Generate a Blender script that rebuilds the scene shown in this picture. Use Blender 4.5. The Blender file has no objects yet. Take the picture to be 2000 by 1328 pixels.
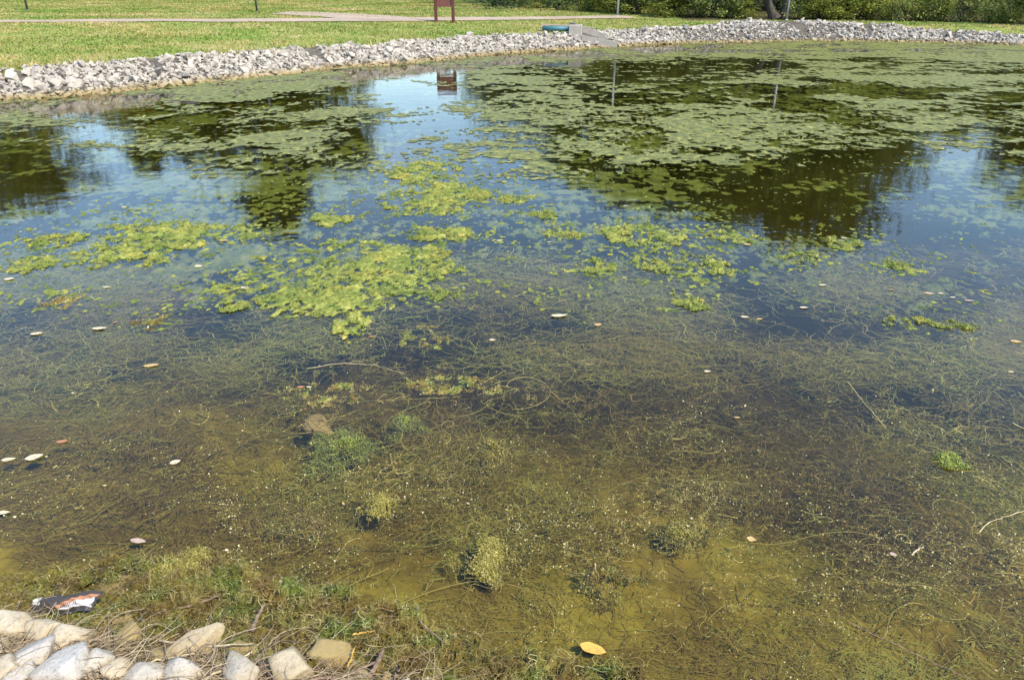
import bpy, math, random
import numpy as np
from math import radians, sin, cos, tan, pi
rng = np.random.default_rng(7)
random.seed(7)
scene = bpy.context.scene
col = scene.collection

# ------------------------------------------------------------------ camera
CAM_H, PITCH, LENS = 2.4, 25.5, 26.0
cam_d = bpy.data.cameras.new('camera'); cam_d.lens = LENS; cam_d.sensor_width = 36
cam_d.clip_start = 0.05; cam_d.clip_end = 2000
cam = bpy.data.objects.new('camera', cam_d); col.objects.link(cam)
cam.location = (0, 0, CAM_H); cam.rotation_euler = (radians(90 - PITCH), 0, 0)
scene.camera = cam
# ------------------------------------------------------------------ sky and sun
SUN_EL, SUN_AZ = 50.0, 132.0          # azimuth clockwise from +Y (the view direction)
w = bpy.data.worlds.new('World'); scene.world = w; w.use_nodes = True
wn, wl = w.node_tree.nodes, w.node_tree.links
wn.clear()
sky = wn.new('ShaderNodeTexSky'); sky.sky_type = 'NISHITA'; sky.sun_disc = False
sky.sun_elevation = radians(SUN_EL); sky.sun_rotation = radians(SUN_AZ)
sky.altitude = 200; sky.air_density = 1.4; sky.dust_density = 0.3; sky.ozone_density = 6.0
tc = wn.new('ShaderNodeTexCoord'); mp = wn.new('ShaderNodeMapping'); mp.inputs['Scale'].default_value = (2.2, 2.2, 7.0)
cn = wn.new('ShaderNodeTexNoise'); cn.inputs['Scale'].default_value = 1.6; cn.inputs['Detail'].default_value = 7; cn.inputs['Roughness'].default_value = 0.6
cr = wn.new('ShaderNodeValToRGB'); cr.color_ramp.elements[0].position = 0.54; cr.color_ramp.elements[1].position = 0.86
cr.color_ramp.elements[1].color = (0.5, 0.5, 0.5, 1)
cmix = wn.new('ShaderNodeMixRGB'); cmix.inputs[2].default_value = (7.0, 7.4, 8.0, 1)
bg = wn.new('ShaderNodeBackground'); bg.inputs['Strength'].default_value = 0.15
wo = wn.new('ShaderNodeOutputWorld')
wl.new(tc.outputs['Generated'], mp.inputs['Vector']); wl.new(mp.outputs[0], cn.inputs['Vector'])
wl.new(cn.outputs[0], cr.inputs[0]); wl.new(cr.outputs[0], cmix.inputs[0]); wl.new(sky.outputs[0], cmix.inputs[1])
wl.new(cmix.outputs[0], bg.inputs['Color']); wl.new(bg.outputs[0], wo.inputs['Surface'])
sun_d = bpy.data.lights.new('sun', 'SUN'); sun_d.energy = 3.0; sun_d.angle = radians(0.53); sun_d.color = (1.0, 0.89, 0.71)
sun = bpy.data.objects.new('sun', sun_d); col.objects.link(sun)
sun.rotation_euler = (radians(90 - SUN_EL), 0, radians(180 - SUN_AZ))
sun.location = (20, -10, 30)
vs = scene.view_settings
vs.view_transform = 'Standard'; vs.look = 'None'; vs.gamma = 1; vs.exposure = 1.33; vs.use_curve_mapping = False
scene.render.engine = 'CYCLES'
scene.cycles.max_bounces = 6; scene.cycles.diffuse_bounces = 3; scene.cycles.glossy_bounces = 3; scene.cycles.transparent_max_bounces = 16; scene.cycles.volume_bounces = 0
scene.cycles.caustics_reflective = False; scene.cycles.caustics_refractive = False

# ------------------------------------------------------------------ helpers: pixels of the 2000x1328 photograph to world rays
F = LENS / 36 * 2000
_p = radians(PITCH)
FW = np.array([0, cos(_p), -sin(_p)]); UP = np.array([0, sin(_p), cos(_p)]); RT = np.array([1.0, 0, 0])
def ray(u, v): return FW + RT * ((u - 1000) / F) + UP * ((664 - v) / F)
def at_z(u, v, z=0.0):
    d = ray(u, v); t = (z - CAM_H) / d[2]
    return np.array([d[0] * t, d[1] * t, z])
def project(P):
    P = np.asarray(P, float); q = P - np.array([0, 0, CAM_H])
    dz = q @ FW
    return 1000 + F * (q @ RT) / dz, 664 - F * (q @ UP) / dz
def refl(u, v, D):
    d = ray(u, v); t = D / d[1]
    return np.array([d[0] * t, D, -CAM_H - d[2] * t])

# ------------------------------------------------------------------ noise
def _h(ix, iy, s):
    h = (ix * 374761393 + iy * 668265263 + s * 974711) & 0xffffffff
    h = ((h ^ (h >> 13)) * 1274126177) & 0xffffffff
    return ((h ^ (h >> 16)) & 0xffffff) / float(0x1000000)
def vnoise(x, y, s=0):
    x = np.asarray(x, float); y = np.asarray(y, float)
    ix = np.floor(x).astype(np.int64); iy = np.floor(y).astype(np.int64)
    fx = x - ix; fy = y - iy
    fx = fx * fx * fx * (fx * (fx * 6 - 15) + 10); fy = fy * fy * fy * (fy * (fy * 6 - 15) + 10)
    a = _h(ix, iy, s); b = _h(ix + 1, iy, s); c = _h(ix, iy + 1, s); d = _h(ix + 1, iy + 1, s)
    return (a * (1 - fx) + b * fx) * (1 - fy) + (c * (1 - fx) + d * fx) * fy
def fbm(x, y, s=0, o=4, r=0.5):
    t = 0; a = 1; n = 0
    for i in range(o):
        t = t + a * (vnoise(x * 2 ** i + 17.3 * i, y * 2 ** i - 9.1 * i, s + i) - 0.5); n += a; a *= r
    return t / n * 2          # about -1..1
def sstep(a, b, x):
    t = np.clip((x - a) / (b - a), 0, 1); return t * t * (3 - 2 * t)

# ------------------------------------------------------------------ mesh building
def mesh(name, V, Fc, mats=None, tint=None, smooth=False):
    me = bpy.data.meshes.new(name)
    V = np.asarray(V, np.float32); Fc = np.asarray(Fc, np.int32)
    n, k = Fc.shape
    me.vertices.add(len(V)); me.vertices.foreach_set('co', V.ravel())
    me.loops.add(n * k); me.loops.foreach_set('vertex_index', Fc.ravel())
    me.polygons.add(n); me.polygons.foreach_set('loop_start', np.arange(0, n * k, k, dtype=np.int32))
    me.polygons.foreach_set('use_smooth', np.full(n, smooth, dtype=bool))
    if tint is not None:
        a = me.attributes.new('tint', 'FLOAT', 'POINT'); a.data.foreach_set('value', np.asarray(tint, np.float32))
    me.update(calc_edges=True)
    for m in (mats or []): me.materials.append(m)
    return me
def link(name, me, parent=None, loc=None):
    o = bpy.data.objects.new(name, me); col.objects.link(o)
    if parent is not None: o.parent = parent
    if loc is not None: o.location = loc
    return o
def tag(o, label=None, cat=None, group=None, kind=None):
    if label: o['label'] = label
    if cat: o['category'] = cat
    if group: o['group'] = group
    if kind: o['kind'] = kind
    return o
def empty(name, loc, label=None, cat=None, group=None):
    o = bpy.data.objects.new(name, None); col.objects.link(o); o.location = loc; o.empty_display_size = 0.2
    return tag(o, label, cat, group)

def tubes(C, R, sides=3, tint=None):
    """C: (S,N,3) centre lines, R: (S,N) radii -> verts, quads, tint"""
    S, N, _ = C.shape
    T = np.gradient(C, axis=1); T /= np.linalg.norm(T, axis=2, keepdims=True) + 1e-9
    ref = np.zeros_like(T); ref[..., 2] = 1
    bad = np.abs(T[..., 2]) > 0.92; ref[bad] = (1, 0, 0)
    A = np.cross(T, ref); A /= np.linalg.norm(A, axis=2, keepdims=True) + 1e-9
    B = np.cross(A, T)
    th = np.arange(sides) * 2 * pi / sides + pi / 2
    V = C[:, :, None, :] + R[:, :, None, None] * (np.cos(th)[None, None, :, None] * A[:, :, None, :] + np.sin(th)[None, None, :, None] * B[:, :, None, :])
    idx = np.arange(S * N * sides).reshape(S, N, sides)
    a = idx[:, :-1]; b = idx[:, 1:]
    Q = np.stack([a, b, np.roll(b, -1, axis=2), np.roll(a, -1, axis=2)], axis=-1).reshape(-1, 4)
    tt = None
    if tint is not None: tt = np.repeat(np.broadcast_to(tint[:, None], (S, N)).reshape(-1), sides)
    return V.reshape(-1, 3), Q, tt
def ribbons(C, R, tint):
    S, N, _ = C.shape
    T = np.gradient(C, axis=1); A = np.stack([T[..., 1], -T[..., 0], np.zeros(T.shape[:2])], -1); A /= np.linalg.norm(A, axis=2, keepdims=True) + 1e-9
    V = np.stack([C - A * R[..., None], C + A * R[..., None]], 2)
    idx = np.arange(S * N * 2).reshape(S, N, 2)
    Q = np.stack([idx[:, :-1, 0], idx[:, 1:, 0], idx[:, 1:, 1], idx[:, :-1, 1]], -1).reshape(-1, 4)
    return V.reshape(-1, 3), Q, np.repeat(tint, N * 2)
def leaves(P, size, rng, aspect=0.55, up=0.35, flat=None):
    """rhombic leaf quads at points P"""
    n = len(P)
    N = rng.normal(size=(n, 3)); N[:, 2] = np.abs(N[:, 2]) + up * 2
    if flat is not None: N[:, :2] *= flat
    N /= np.linalg.norm(N, axis=1, keepdims=True)
    a = rng.normal(size=(n, 3)); a -= N * (a * N).sum(1, keepdims=True); a /= np.linalg.norm(a, axis=1, keepdims=True)
    b = np.cross(N, a)
    s = np.broadcast_to(size, (n,))[:, None]
    V = np.stack([P - a * s * .5, P + b * s * aspect * .5 - a * s * .05, P + a * s * .5 + N * s * .06, P - b * s * aspect * .5 - a * s * .05], axis=1).reshape(-1, 3)
    return V, np.arange(4 * n).reshape(n, 4)
def join(parts):
    Vs, Fs, Ts = [], [], []; o = 0
    for V, Fq, t in parts:
        Vs.append(V); Fs.append(Fq + o); Ts.append(np.zeros(len(V)) if t is None else t); o += len(V)
    return np.concatenate(Vs), np.concatenate(Fs), np.concatenate(Ts)

# ------------------------------------------------------------------ materials
def new_mat(name):
    m = bpy.data.materials.new(name); m.use_nodes = True
    nt = m.node_tree; nt.nodes.clear()
    out = nt.nodes.new('ShaderNodeOutputMaterial')
    return m, nt.nodes, nt.links, out
def ramp(N, stops):
    r = N.new('ShaderNodeValToRGB'); e = r.color_ramp.elements
    while len(e) > 1: e.remove(e[-1])
    e[0].position = stops[0][0]; e[0].color = (*stops[0][1], 1)
    for p, c in stops[1:]:
        k = e.new(p); k.color = (*c, 1)
    return r
def noise_mat(name, stops, scale=5, detail=6, rough=0.85, bump=0.0, bump_scale=None, spec=0.3, coord='pos', second=None, stretch=(1, 1, 1), tint_amount=None):
    m, N, L, out = new_mat(name)
    if coord == 'pos':
        g = N.new('ShaderNodeNewGeometry'); vec = g.outputs['Position']
    else:
        g = N.new('ShaderNodeTexCoord'); vec = g.outputs['Object']
    mpg = N.new('ShaderNodeMapping'); mpg.inputs['Scale'].default_value = stretch; L.new(vec, mpg.inputs['Vector']); vec = mpg.outputs[0]
    n = N.new('ShaderNodeTexNoise'); n.inputs['Scale'].default_value = scale; n.inputs['Detail'].default_value = detail; n.inputs['Roughness'].default_value = 0.62
    L.new(vec, n.inputs['Vector'])
    r = ramp(N, stops); L.new(n.outputs[0], r.inputs[0]); c = r.outputs[0]
    if second:
        sc, st = second
        n2 = N.new('ShaderNodeTexNoise'); n2.inputs['Scale'].default_value = sc; n2.inputs['Detail'].default_value = 4; L.new(vec, n2.inputs['Vector'])
        r2 = ramp(N, st); L.new(n2.outputs[0], r2.inputs[0])
        mx = N.new('ShaderNodeMixRGB'); mx.blend_type = 'MULTIPLY'; mx.inputs[0].default_value = 1
        L.new(c, mx.inputs[1]); L.new(r2.outputs[0], mx.inputs[2]); c = mx.outputs[0]
    if tint_amount:
        at = N.new('ShaderNodeAttribute'); at.attribute_name = 'tint'
        rr = ramp(N, tint_amount); L.new(at.outputs['Fac'], rr.inputs[0])
        mx = N.new('ShaderNodeMixRGB'); mx.blend_type = 'MULTIPLY'; mx.inputs[0].default_value = 1
        L.new(c, mx.inputs[1]); L.new(rr.outputs[0], mx.inputs[2]); c = mx.outputs[0]
    b = N.new('ShaderNodeBsdfPrincipled'); b.inputs['Roughness'].default_value = rough; b.inputs['Specular IOR Level'].default_value = spec
    L.new(c, b.inputs['Base Color'])
    if bump:
        n3 = N.new('ShaderNodeTexNoise'); n3.inputs['Scale'].default_value = bump_scale or scale * 4; n3.inputs['Detail'].default_value = 6; L.new(vec, n3.inputs['Vector'])
        bp = N.new('ShaderNodeBump'); bp.inputs['Strength'].default_value = bump; bp.inputs['Distance'].default_value = 0.02
        L.new(n3.outputs[0], bp.inputs['Height']); L.new(bp.outputs[0], b.inputs['Normal'])
    L.new(b.outputs[0], out.inputs['Surface'])
    return m
def leaf_mat(name, stops, trans=0.35, rough=0.6, noise=None):
    """leaf colour from the per-leaf tint attribute, part translucent"""
    m, N, L, out = new_mat(name)
    at = N.new('ShaderNodeAttribute'); at.attribute_name = 'tint'
    r = ramp(N, stops); L.new(at.outputs['Fac'], r.inputs[0]); c = r.outputs[0]
    if noise:
        g = N.new('ShaderNodeNewGeometry'); n = N.new('ShaderNodeTexNoise'); n.inputs['Scale'].default_value = noise[0]; n.inputs['Detail'].default_value = 4
        L.new(g.outputs['Position'], n.inputs['Vector']); r2 = ramp(N, noise[1]); L.new(n.outputs[0], r2.inputs[0])
        mx = N.new('ShaderNodeMixRGB'); mx.blend_type = 'MULTIPLY'; mx.inputs[0].default_value = 1
        L.new(c, mx.inputs[1]); L.new(r2.outputs[0], mx.inputs[2]); c = mx.outputs[0]
    b = N.new('ShaderNodeBsdfPrincipled'); b.inputs['Roughness'].default_value = rough; b.inputs['Specular IOR Level'].default_value = 0.3
    L.new(c, b.inputs['Base Color'])
    if trans:
        t = N.new('ShaderNodeBsdfTranslucent'); L.new(c, t.inputs['Color'])
        mxs = N.new('ShaderNodeMixShader'); mxs.inputs[0].default_value = trans
        L.new(b.outputs[0], mxs.inputs[1]); L.new(t.outputs[0], mxs.inputs[2]); L.new(mxs.outputs[0], out.inputs['Surface'])
    else: L.new(b.outputs[0], out.inputs['Surface'])
    return m

def stone_mat(name, base, stain=True, spots=1.0):
    m, N, L, out = new_mat(name)
    g = N.new('ShaderNodeNewGeometry'); oi = N.new('ShaderNodeObjectInfo')
    n = N.new('ShaderNodeTexNoise'); n.inputs['Scale'].default_value = 16; n.inputs['Detail'].default_value = 12; n.inputs['Roughness'].default_value = 0.7
    L.new(g.outputs['Position'], n.inputs['Vector'])
    b0 = np.array(base)
    r = ramp(N, [(0.28, tuple(b0 * 0.42)), (0.40, tuple(b0 * 0.8)), (0.5, tuple(b0 * .98)), (0.62, tuple(b0 * .85)), (0.8, tuple(np.minimum(b0 * 1.2, 0.8)))])
    L.new(n.outputs[0], r.inputs[0])
    n5 = N.new('ShaderNodeTexNoise'); n5.inputs['Scale'].default_value = 75; n5.inputs['Detail'].default_value = 6; n5.inputs['Roughness'].default_value = .7; n5.inputs['Distortion'].default_value = 1.2; L.new(g.outputs['Position'], n5.inputs['Vector'])
    r5 = ramp(N, [(.36, (.5, .49, .48)), (.45, (.9, .9, .9)), (.6, (1.04, 1.04, 1.03)), (.7, (.82, .81, .8))]); L.new(n5.outputs[0], r5.inputs[0])
    mx5 = N.new('ShaderNodeMixRGB'); mx5.blend_type = 'MULTIPLY'; mx5.inputs[0].default_value = 1; L.new(r.outputs[0], mx5.inputs[1]); L.new(r5.outputs[0], mx5.inputs[2])
    at = N.new('ShaderNodeAttribute'); at.attribute_name = 'tint'
    rt = ramp(N, [(0, (0.55, 0.54, 0.54)), (0.5, (0.92, 0.88, 0.83)), (1, (1.12, 1.09, 1.04))]); L.new(at.outputs['Fac'], rt.inputs[0])
    mx = N.new('ShaderNodeMixRGB'); mx.blend_type = 'MULTIPLY'; mx.inputs[0].default_value = 1
    L.new(mx5.outputs[0], mx.inputs[1]); L.new(rt.outputs[0], mx.inputs[2]); c = mx.outputs[0]
    if stain:   # tan algae line a hand above the water
        sp = N.new('ShaderNodeSeparateXYZ'); L.new(g.outputs['Position'], sp.inputs[0])
        ad = N.new('ShaderNodeMath'); ad.operation = 'MULTIPLY_ADD'; ad.inputs[1].default_value = -0.16; L.new(n.outputs[0], ad.inputs[0]); L.new(sp.outputs['Z'], ad.inputs[2])
        mr = N.new('ShaderNodeMapRange'); mr.inputs['From Min'].default_value = -0.03; mr.inputs['From Max'].default_value = 0.09
        mr.inputs['To Min'].default_value = 0.85; mr.inputs['To Max'].default_value = 0.0; L.new(ad.outputs[0], mr.inputs['Value'])
        mx2 = N.new('ShaderNodeMixRGB'); mx2.inputs[2].default_value = (0.26, 0.19, 0.075, 1); L.new(mr.outputs[0], mx2.inputs[0]); L.new(c, mx2.inputs[1]); c = mx2.outputs[0]
    b = N.new('ShaderNodeBsdfPrincipled'); b.inputs['Roughness'].default_value = 0.9; b.inputs['Specular IOR Level'].default_value = 0.2
    L.new(c, b.inputs['Base Color'])
    n3 = N.new('ShaderNodeTexNoise'); n3.inputs['Scale'].default_value = 70; n3.inputs['Detail'].default_value = 10; n3.inputs['Roughness'].default_value = 0.7; L.new(g.outputs['Position'], n3.inputs['Vector'])
    bp = N.new('ShaderNodeBump'); bp.inputs['Strength'].default_value = 0.6; bp.inputs['Distance'].default_value = 0.012
    L.new(n3.outputs[0], bp.inputs['Height']); L.new(bp.outputs[0], b.inputs['Normal'])
    L.new(b.outputs[0], out.inputs['Surface'])
    return m

M = {}
M['stone'] = stone_mat('limestone', (0.47, 0.455, 0.43))
M['riprap'] = stone_mat('riprap_limestone', (0.46, 0.42, 0.365))
M['stone_cream'] = stone_mat('cream_limestone', (0.52, 0.465, 0.37))
M['stone_olive'] = stone_mat('algae_stained_stone', (0.30, 0.25, 0.13))
M['lawn'] = noise_mat('lawn', [(0.30, (0.13, 0.17, 0.035)), (0.5, (0.21, 0.225, 0.06)), (0.68, (0.31, 0.27, 0.12))], scale=0.9, detail=9, rough=0.95, spec=0.05, bump=0.6, bump_scale=14,
                      second=(0.16, [(0.35, (0.85, 1.0, 0.8)), (0.65, (1.1, 1.0, 1.1))]))
M['woods'] = noise_mat('leaf_litter', [(0.3, (0.035, 0.03, 0.015)), (0.6, (0.09, 0.075, 0.035)), (0.75, (0.07, 0.10, 0.025))], scale=1.2, rough=0.95, spec=0.05)
M['gravel'] = noise_mat('dark_gravel', [(0.3, (0.045, 0.038, 0.03)), (0.7, (0.16, 0.14, 0.115))], scale=9, rough=0.95, spec=0.05, bump=0.8)
M['soil'] = noise_mat('bank_soil', [(0.3, (0.05, 0.038, 0.022)), (0.55, (0.12, 0.09, 0.05)), (0.75, (0.2, 0.165, 0.095))], scale=14, rough=0.95, spec=0.1, bump=0.8)
M['concrete'] = noise_mat('concrete', [(0.3, (0.27, 0.24, 0.20)), (0.6, (0.36, 0.32, 0.275)), (0.8, (0.42, 0.38, 0.33))], scale=3, detail=8, rough=0.9, spec=0.15, bump=0.2, bump_scale=30)
M['path'] = noise_mat('path_concrete', [(0.3, (0.28, 0.215, 0.16)), (0.6, (0.36, 0.28, 0.21)), (0.8, (0.42, 0.33, 0.25))], scale=0.8, detail=8, rough=0.9, spec=0.15)
M['bark'] = noise_mat('bark', [(0.3, (0.03, 0.024, 0.018)), (0.6, (0.085, 0.07, 0.052)), (0.8, (0.14, 0.12, 0.095))], scale=6, rough=0.95, spec=0.1, bump=0.9, coord='obj', stretch=(1, 1, 0.25))
M['sign'] = noise_mat('brown_paint', [(0.3, (0.085, 0.028, 0.02)), (0.7, (0.13, 0.045, 0.032))], scale=5, rough=0.55, spec=0.4, coord='obj')
M['panel'] = noise_mat('brown_panel', [(0.3, (0.15, 0.05, 0.038)), (0.7, (0.20, 0.07, 0.052))], scale=5, rough=0.5, spec=0.4, coord='obj')
M['steel'] = noise_mat('galvanised', [(0.3, (0.30, 0.31, 0.32)), (0.7, (0.44, 0.45, 0.46))], scale=6, rough=0.45, spec=0.5, coord='obj')
M['dark_steel'] = noise_mat('dark_grey_paint', [(0.3, (0.055, 0.058, 0.06)), (0.7, (0.10, 0.10, 0.105))], scale=6, rough=0.5, spec=0.4, coord='obj')
M['teal'] = noise_mat('teal_pipe', [(0.3, (0.04, 0.12, 0.15)), (0.7, (0.06, 0.18, 0.21))], scale=6, rough=0.5, spec=0.4, coord='obj')
M['crown'] = leaf_mat('tree_leaves', [(0, (0.07, 0.09, 0.013)), (0.45, (0.185, 0.21, 0.033)), (0.8, (0.28, 0.295, 0.05)), (1, (0.36, 0.35, 0.075))], 0.42)
M['crown_dark'] = leaf_mat('dark_leaves', [(0, (0.07, 0.09, 0.014)), (0.5, (0.185, 0.215, 0.034)), (1, (0.31, 0.32, 0.06))], 0.42)
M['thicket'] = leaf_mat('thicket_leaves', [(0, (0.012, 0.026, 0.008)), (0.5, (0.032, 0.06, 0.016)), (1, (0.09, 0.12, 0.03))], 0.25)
M['shrub'] = leaf_mat('shrub_leaves', [(0, (0.11, 0.15, 0.035)), (0.5, (0.31, 0.35, 0.09)), (1, (0.52, 0.50, 0.18))], 0.4)
M['shrub_yellow'] = leaf_mat('yellow_green_leaves', [(0, (0.12, 0.16, 0.02)), (0.5, (0.27, 0.30, 0.05)), (1, (0.42, 0.40, 0.10))], 0.4)
M['grass'] = leaf_mat('grass_blades', [(0, (0.13, 0.18, 0.03)), (0.4, (0.25, 0.27, 0.06)), (0.7, (0.36, 0.32, 0.11)), (1, (0.48, 0.40, 0.2))], 0.3,
                      noise=(0.45, [(0.34, (0.62, 0.9, 0.5)), (0.48, (1, 1, 1)), (0.64, (1.38, 1.12, 1.3))]))

# pond bed: silt and dying weed, olive to brown
M['bed'] = noise_mat('pond_silt', [(0.26, (0.075, 0.054, 0.012)), (0.42, (0.155, 0.112, 0.02)), (0.55, (0.225, 0.178, 0.027)), (0.68, (0.255, 0.22, 0.032)), (0.8, (0.19, 0.19, 0.032))], scale=1.1, detail=7, rough=1, spec=0.0,
                     second=(9, [(0.3, (0.62, 0.6, 0.55)), (0.6, (1.05, 1.05, 1.05))]))
M['weed'] = leaf_mat('pond_weed', [(0, (0.10, 0.068, 0.016)), (0.35, (0.215, 0.155, 0.03)), (0.6, (0.265, 0.225, 0.038)), (0.8, (0.235, 0.26, 0.05)), (1, (0.58, 0.48, 0.16))], 0.25)
M['algae_wet'] = noise_mat('wet_film_algae', [(0.30, (0.045, 0.05, 0.010)), (0.45, (0.10, 0.108, 0.026)), (0.56, (0.16, 0.162, 0.036)), (0.68, (0.34, 0.30, 0.075))], scale=7.0, detail=12, rough=0.6, spec=0.25, bump=0.15, bump_scale=30)
M['algae_sub'] = noise_mat('sunken_algae', [(0.30, (0.05, 0.06, 0.014)), (0.5, (0.11, 0.135, 0.032)), (0.7, (0.20, 0.20, 0.05))], scale=6.0, detail=9, rough=1, spec=0, bump=0.6, bump_scale=30)
M['algae_bright'] = leaf_mat('bright_algae', [(0, (0.085, 0.115, 0.025)), (0.35, (0.19, 0.225, 0.042)), (0.7, (0.33, 0.345, 0.07)), (1, (0.50, 0.46, 0.15))], 0.3, noise=(3.5, [(0.35, (0.72, .8, .7)), (0.5, (1, 1, 1)), (0.66, (1.15, 1.0, .9))]))
M['algae_green'] = leaf_mat('fresh_green_algae', [(0, (0.09, 0.12, 0.02)), (0.5, (0.21, 0.25, 0.045)), (1, (0.42, 0.41, 0.12))], 0.3)
M['algae_dry'] = leaf_mat('drying_algae', [(0, (0.06, 0.055, 0.014)), (0.35, (0.17, 0.155, 0.035)), (0.7, (0.30, 0.26, 0.075)), (1, (0.56, 0.49, 0.28))], 0.25, noise=(7, [(0.34, (0.75, 0.55, 0.5)), (0.5, (1, .92, .8)), (0.66, (0.8, 1.05, .75))]))
M['algae_pale'] = leaf_mat('pale_yellow_algae', [(0, (0.10, 0.088, 0.014)), (0.5, (0.26, 0.225, 0.042)), (1, (0.52, 0.44, 0.15))], 0.3)
M['speck'] = leaf_mat('pale_leaflets', [(0, (0.26, 0.22, 0.07)), (0.5, (0.40, 0.34, 0.13)), (1, (0.64, 0.57, 0.34))], 0.2, rough=0.35)
M['straw'] = leaf_mat('dry_straw', [(0, (0.15, 0.105, 0.065)), (0.5, (0.32, 0.245, 0.155)), (1, (0.54, 0.44, 0.29))], 0.1)
def leafcol(name, c, rough=0.5): 
    c = np.array(c); return noise_mat(name, [(0.3, tuple(c * 0.7)), (0.5, tuple(c)), (0.75, tuple(np.minimum(c * 1.2, 0.8)))], scale=40, detail=5, rough=rough, spec=0.4)
M['leaf_pale'] = leafcol('pale_dead_leaf', (0.46, 0.39, 0.26))
M['leaf_yellow'] = leafcol('yellow_leaf', (0.50, 0.30, 0.055))
M['leaf_tan'] = leafcol('tan_leaf', (0.42, 0.28, 0.12))
M['leaf_red'] = leafcol('rusty_leaf', (0.30, 0.13, 0.065))
M['leaf_pink'] = leafcol('pinkish_leaf', (0.36, 0.26, 0.20))
M['stick'] = noise_mat('weathered_stick', [(0.3, (0.12, 0.08, 0.055)), (0.7, (0.28, 0.2, 0.14))], scale=30, rough=0.9, spec=0.15, bump=0.6, bump_scale=80)
M['reed'] = noise_mat('pale_reed', [(0.3, (0.32, 0.25, 0.14)), (0.7, (0.52, 0.44, 0.28))], scale=30, rough=0.8, spec=0.2)

# water: mirror by Fresnel over clear transmission, olive murk inside
def water_mat():
    m, N, L, out = new_mat('pond_water')
    g = N.new('ShaderNodeNewGeometry')
    def rip(scale, st):
        mpg = N.new('ShaderNodeMapping'); mpg.inputs['Scale'].default_value = st; L.new(g.outputs['Position'], mpg.inputs['Vector'])
        n = N.new('ShaderNodeTexNoise'); n.inputs['Scale'].default_value = scale; n.inputs['Detail'].default_value = 3; L.new(mpg.outputs[0], n.inputs['Vector']); return n.outputs[0]
    b1 = N.new('ShaderNodeBump'); b1.inputs['Strength'].default_value = 1.0; b1.inputs['Distance'].default_value = 0.0032; L.new(rip(1.4, (1, 1.6, 1)), b1.inputs['Height'])
    b2 = N.new('ShaderNodeBump'); b2.inputs['Strength'].default_value = 1.0; b2.inputs['Distance'].default_value = 0.0005; L.new(rip(9, (1, 1.4, 1)), b2.inputs['Height']); L.new(b1.outputs[0], b2.inputs['Normal'])
    fr = N.new('ShaderNodeFresnel'); fr.inputs['IOR'].default_value = 1.333; L.new(b2.outputs[0], fr.inputs['Normal'])
    t = N.new('ShaderNodeBsdfTransparent'); t.inputs['Color'].default_value = (0.96, 0.97, 0.92, 1)
    gl = N.new('ShaderNodeBsdfGlossy'); gl.inputs['Roughness'].default_value = 0.015; L.new(b2.outputs[0], gl.inputs['Normal'])
    mx = N.new('ShaderNodeMixShader'); L.new(fr.outputs[0], mx.inputs[0]); L.new(t.outputs[0], mx.inputs[1]); L.new(gl.outputs[0], mx.inputs[2])
    L.new(mx.outputs[0], out.inputs['Surface'])
    vol = N.new('ShaderNodeVolumePrincipled'); vol.inputs['Density'].default_value = 1.25
    vol.inputs['Color'].default_value = (0.046, 0.042, 0.013, 1); vol.inputs['Anisotropy'].default_value = 0.2
    vol.inputs['Absorption Color'].default_value = (0.30, 0.25, 0.03, 1)
    L.new(vol.outputs[0], out.inputs['Volume'])
    return m
M['water'] = water_mat()

# ------------------------------------------------------------------ the pond outline and the lie of the land
far_px = [(0,197),(60,192),(120,188),(210,181),(290,172),(350,165),(430,158),(520,148),(600,140),(650,133),(720,129),(790,124),(860,117),(930,110),(1000,104),(1080,99),(1175,93),(1260,88),(1350,84.5),(1475,82),(1580,80),(1700,81),(1860,84.5),(2000,89.5)]
near_px = [(1300,1385),(1050,1362),(850,1336),(720,1306),(600,1286),(430,1262),(260,1236),(120,1206),(0,1184)]
far_pts = [tuple(at_z(u, v)[:2]) for u, v in far_px]
near_pts = [tuple(at_z(u, v)[:2]) for u, v in near_px]
right_pts = [(31, 31), (33, 24), (31, 15), (24, 8), (14, 3.6), (7, 1.8), (3, 1.35)]
left_pts = [(-2.6, 2.75), (-6, 3.4), (-12, 6), (-16.5, 10), (-16.2, 14)]
SH = np.array(far_pts + right_pts + near_pts + left_pts)
def sdist(x, y):
    """signed distance to the shoreline, negative over the water"""
    x = np.asarray(x, float); y = np.asarray(y, float)
    best = np.full(x.shape, 1e9); ins = np.zeros(x.shape, bool)
    for i in range(len(SH)):
        a = SH[i]; b = SH[(i + 1) % len(SH)]; e = b - a
        t = np.clip(((x - a[0]) * e[0] + (y - a[1]) * e[1]) / (e @ e), 0, 1)
        best = np.minimum(best, (x - a[0] - t * e[0]) ** 2 + (y - a[1] - t * e[1]) ** 2)
        c = ((a[1] > y) != (b[1] > y)) & (x < (b[0] - a[0]) * (y - a[1]) / (b[1] - a[1] + 1e-12) + a[0])
        ins ^= c
    d = np.sqrt(best)
    return np.where(ins, -d, d)
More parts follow.
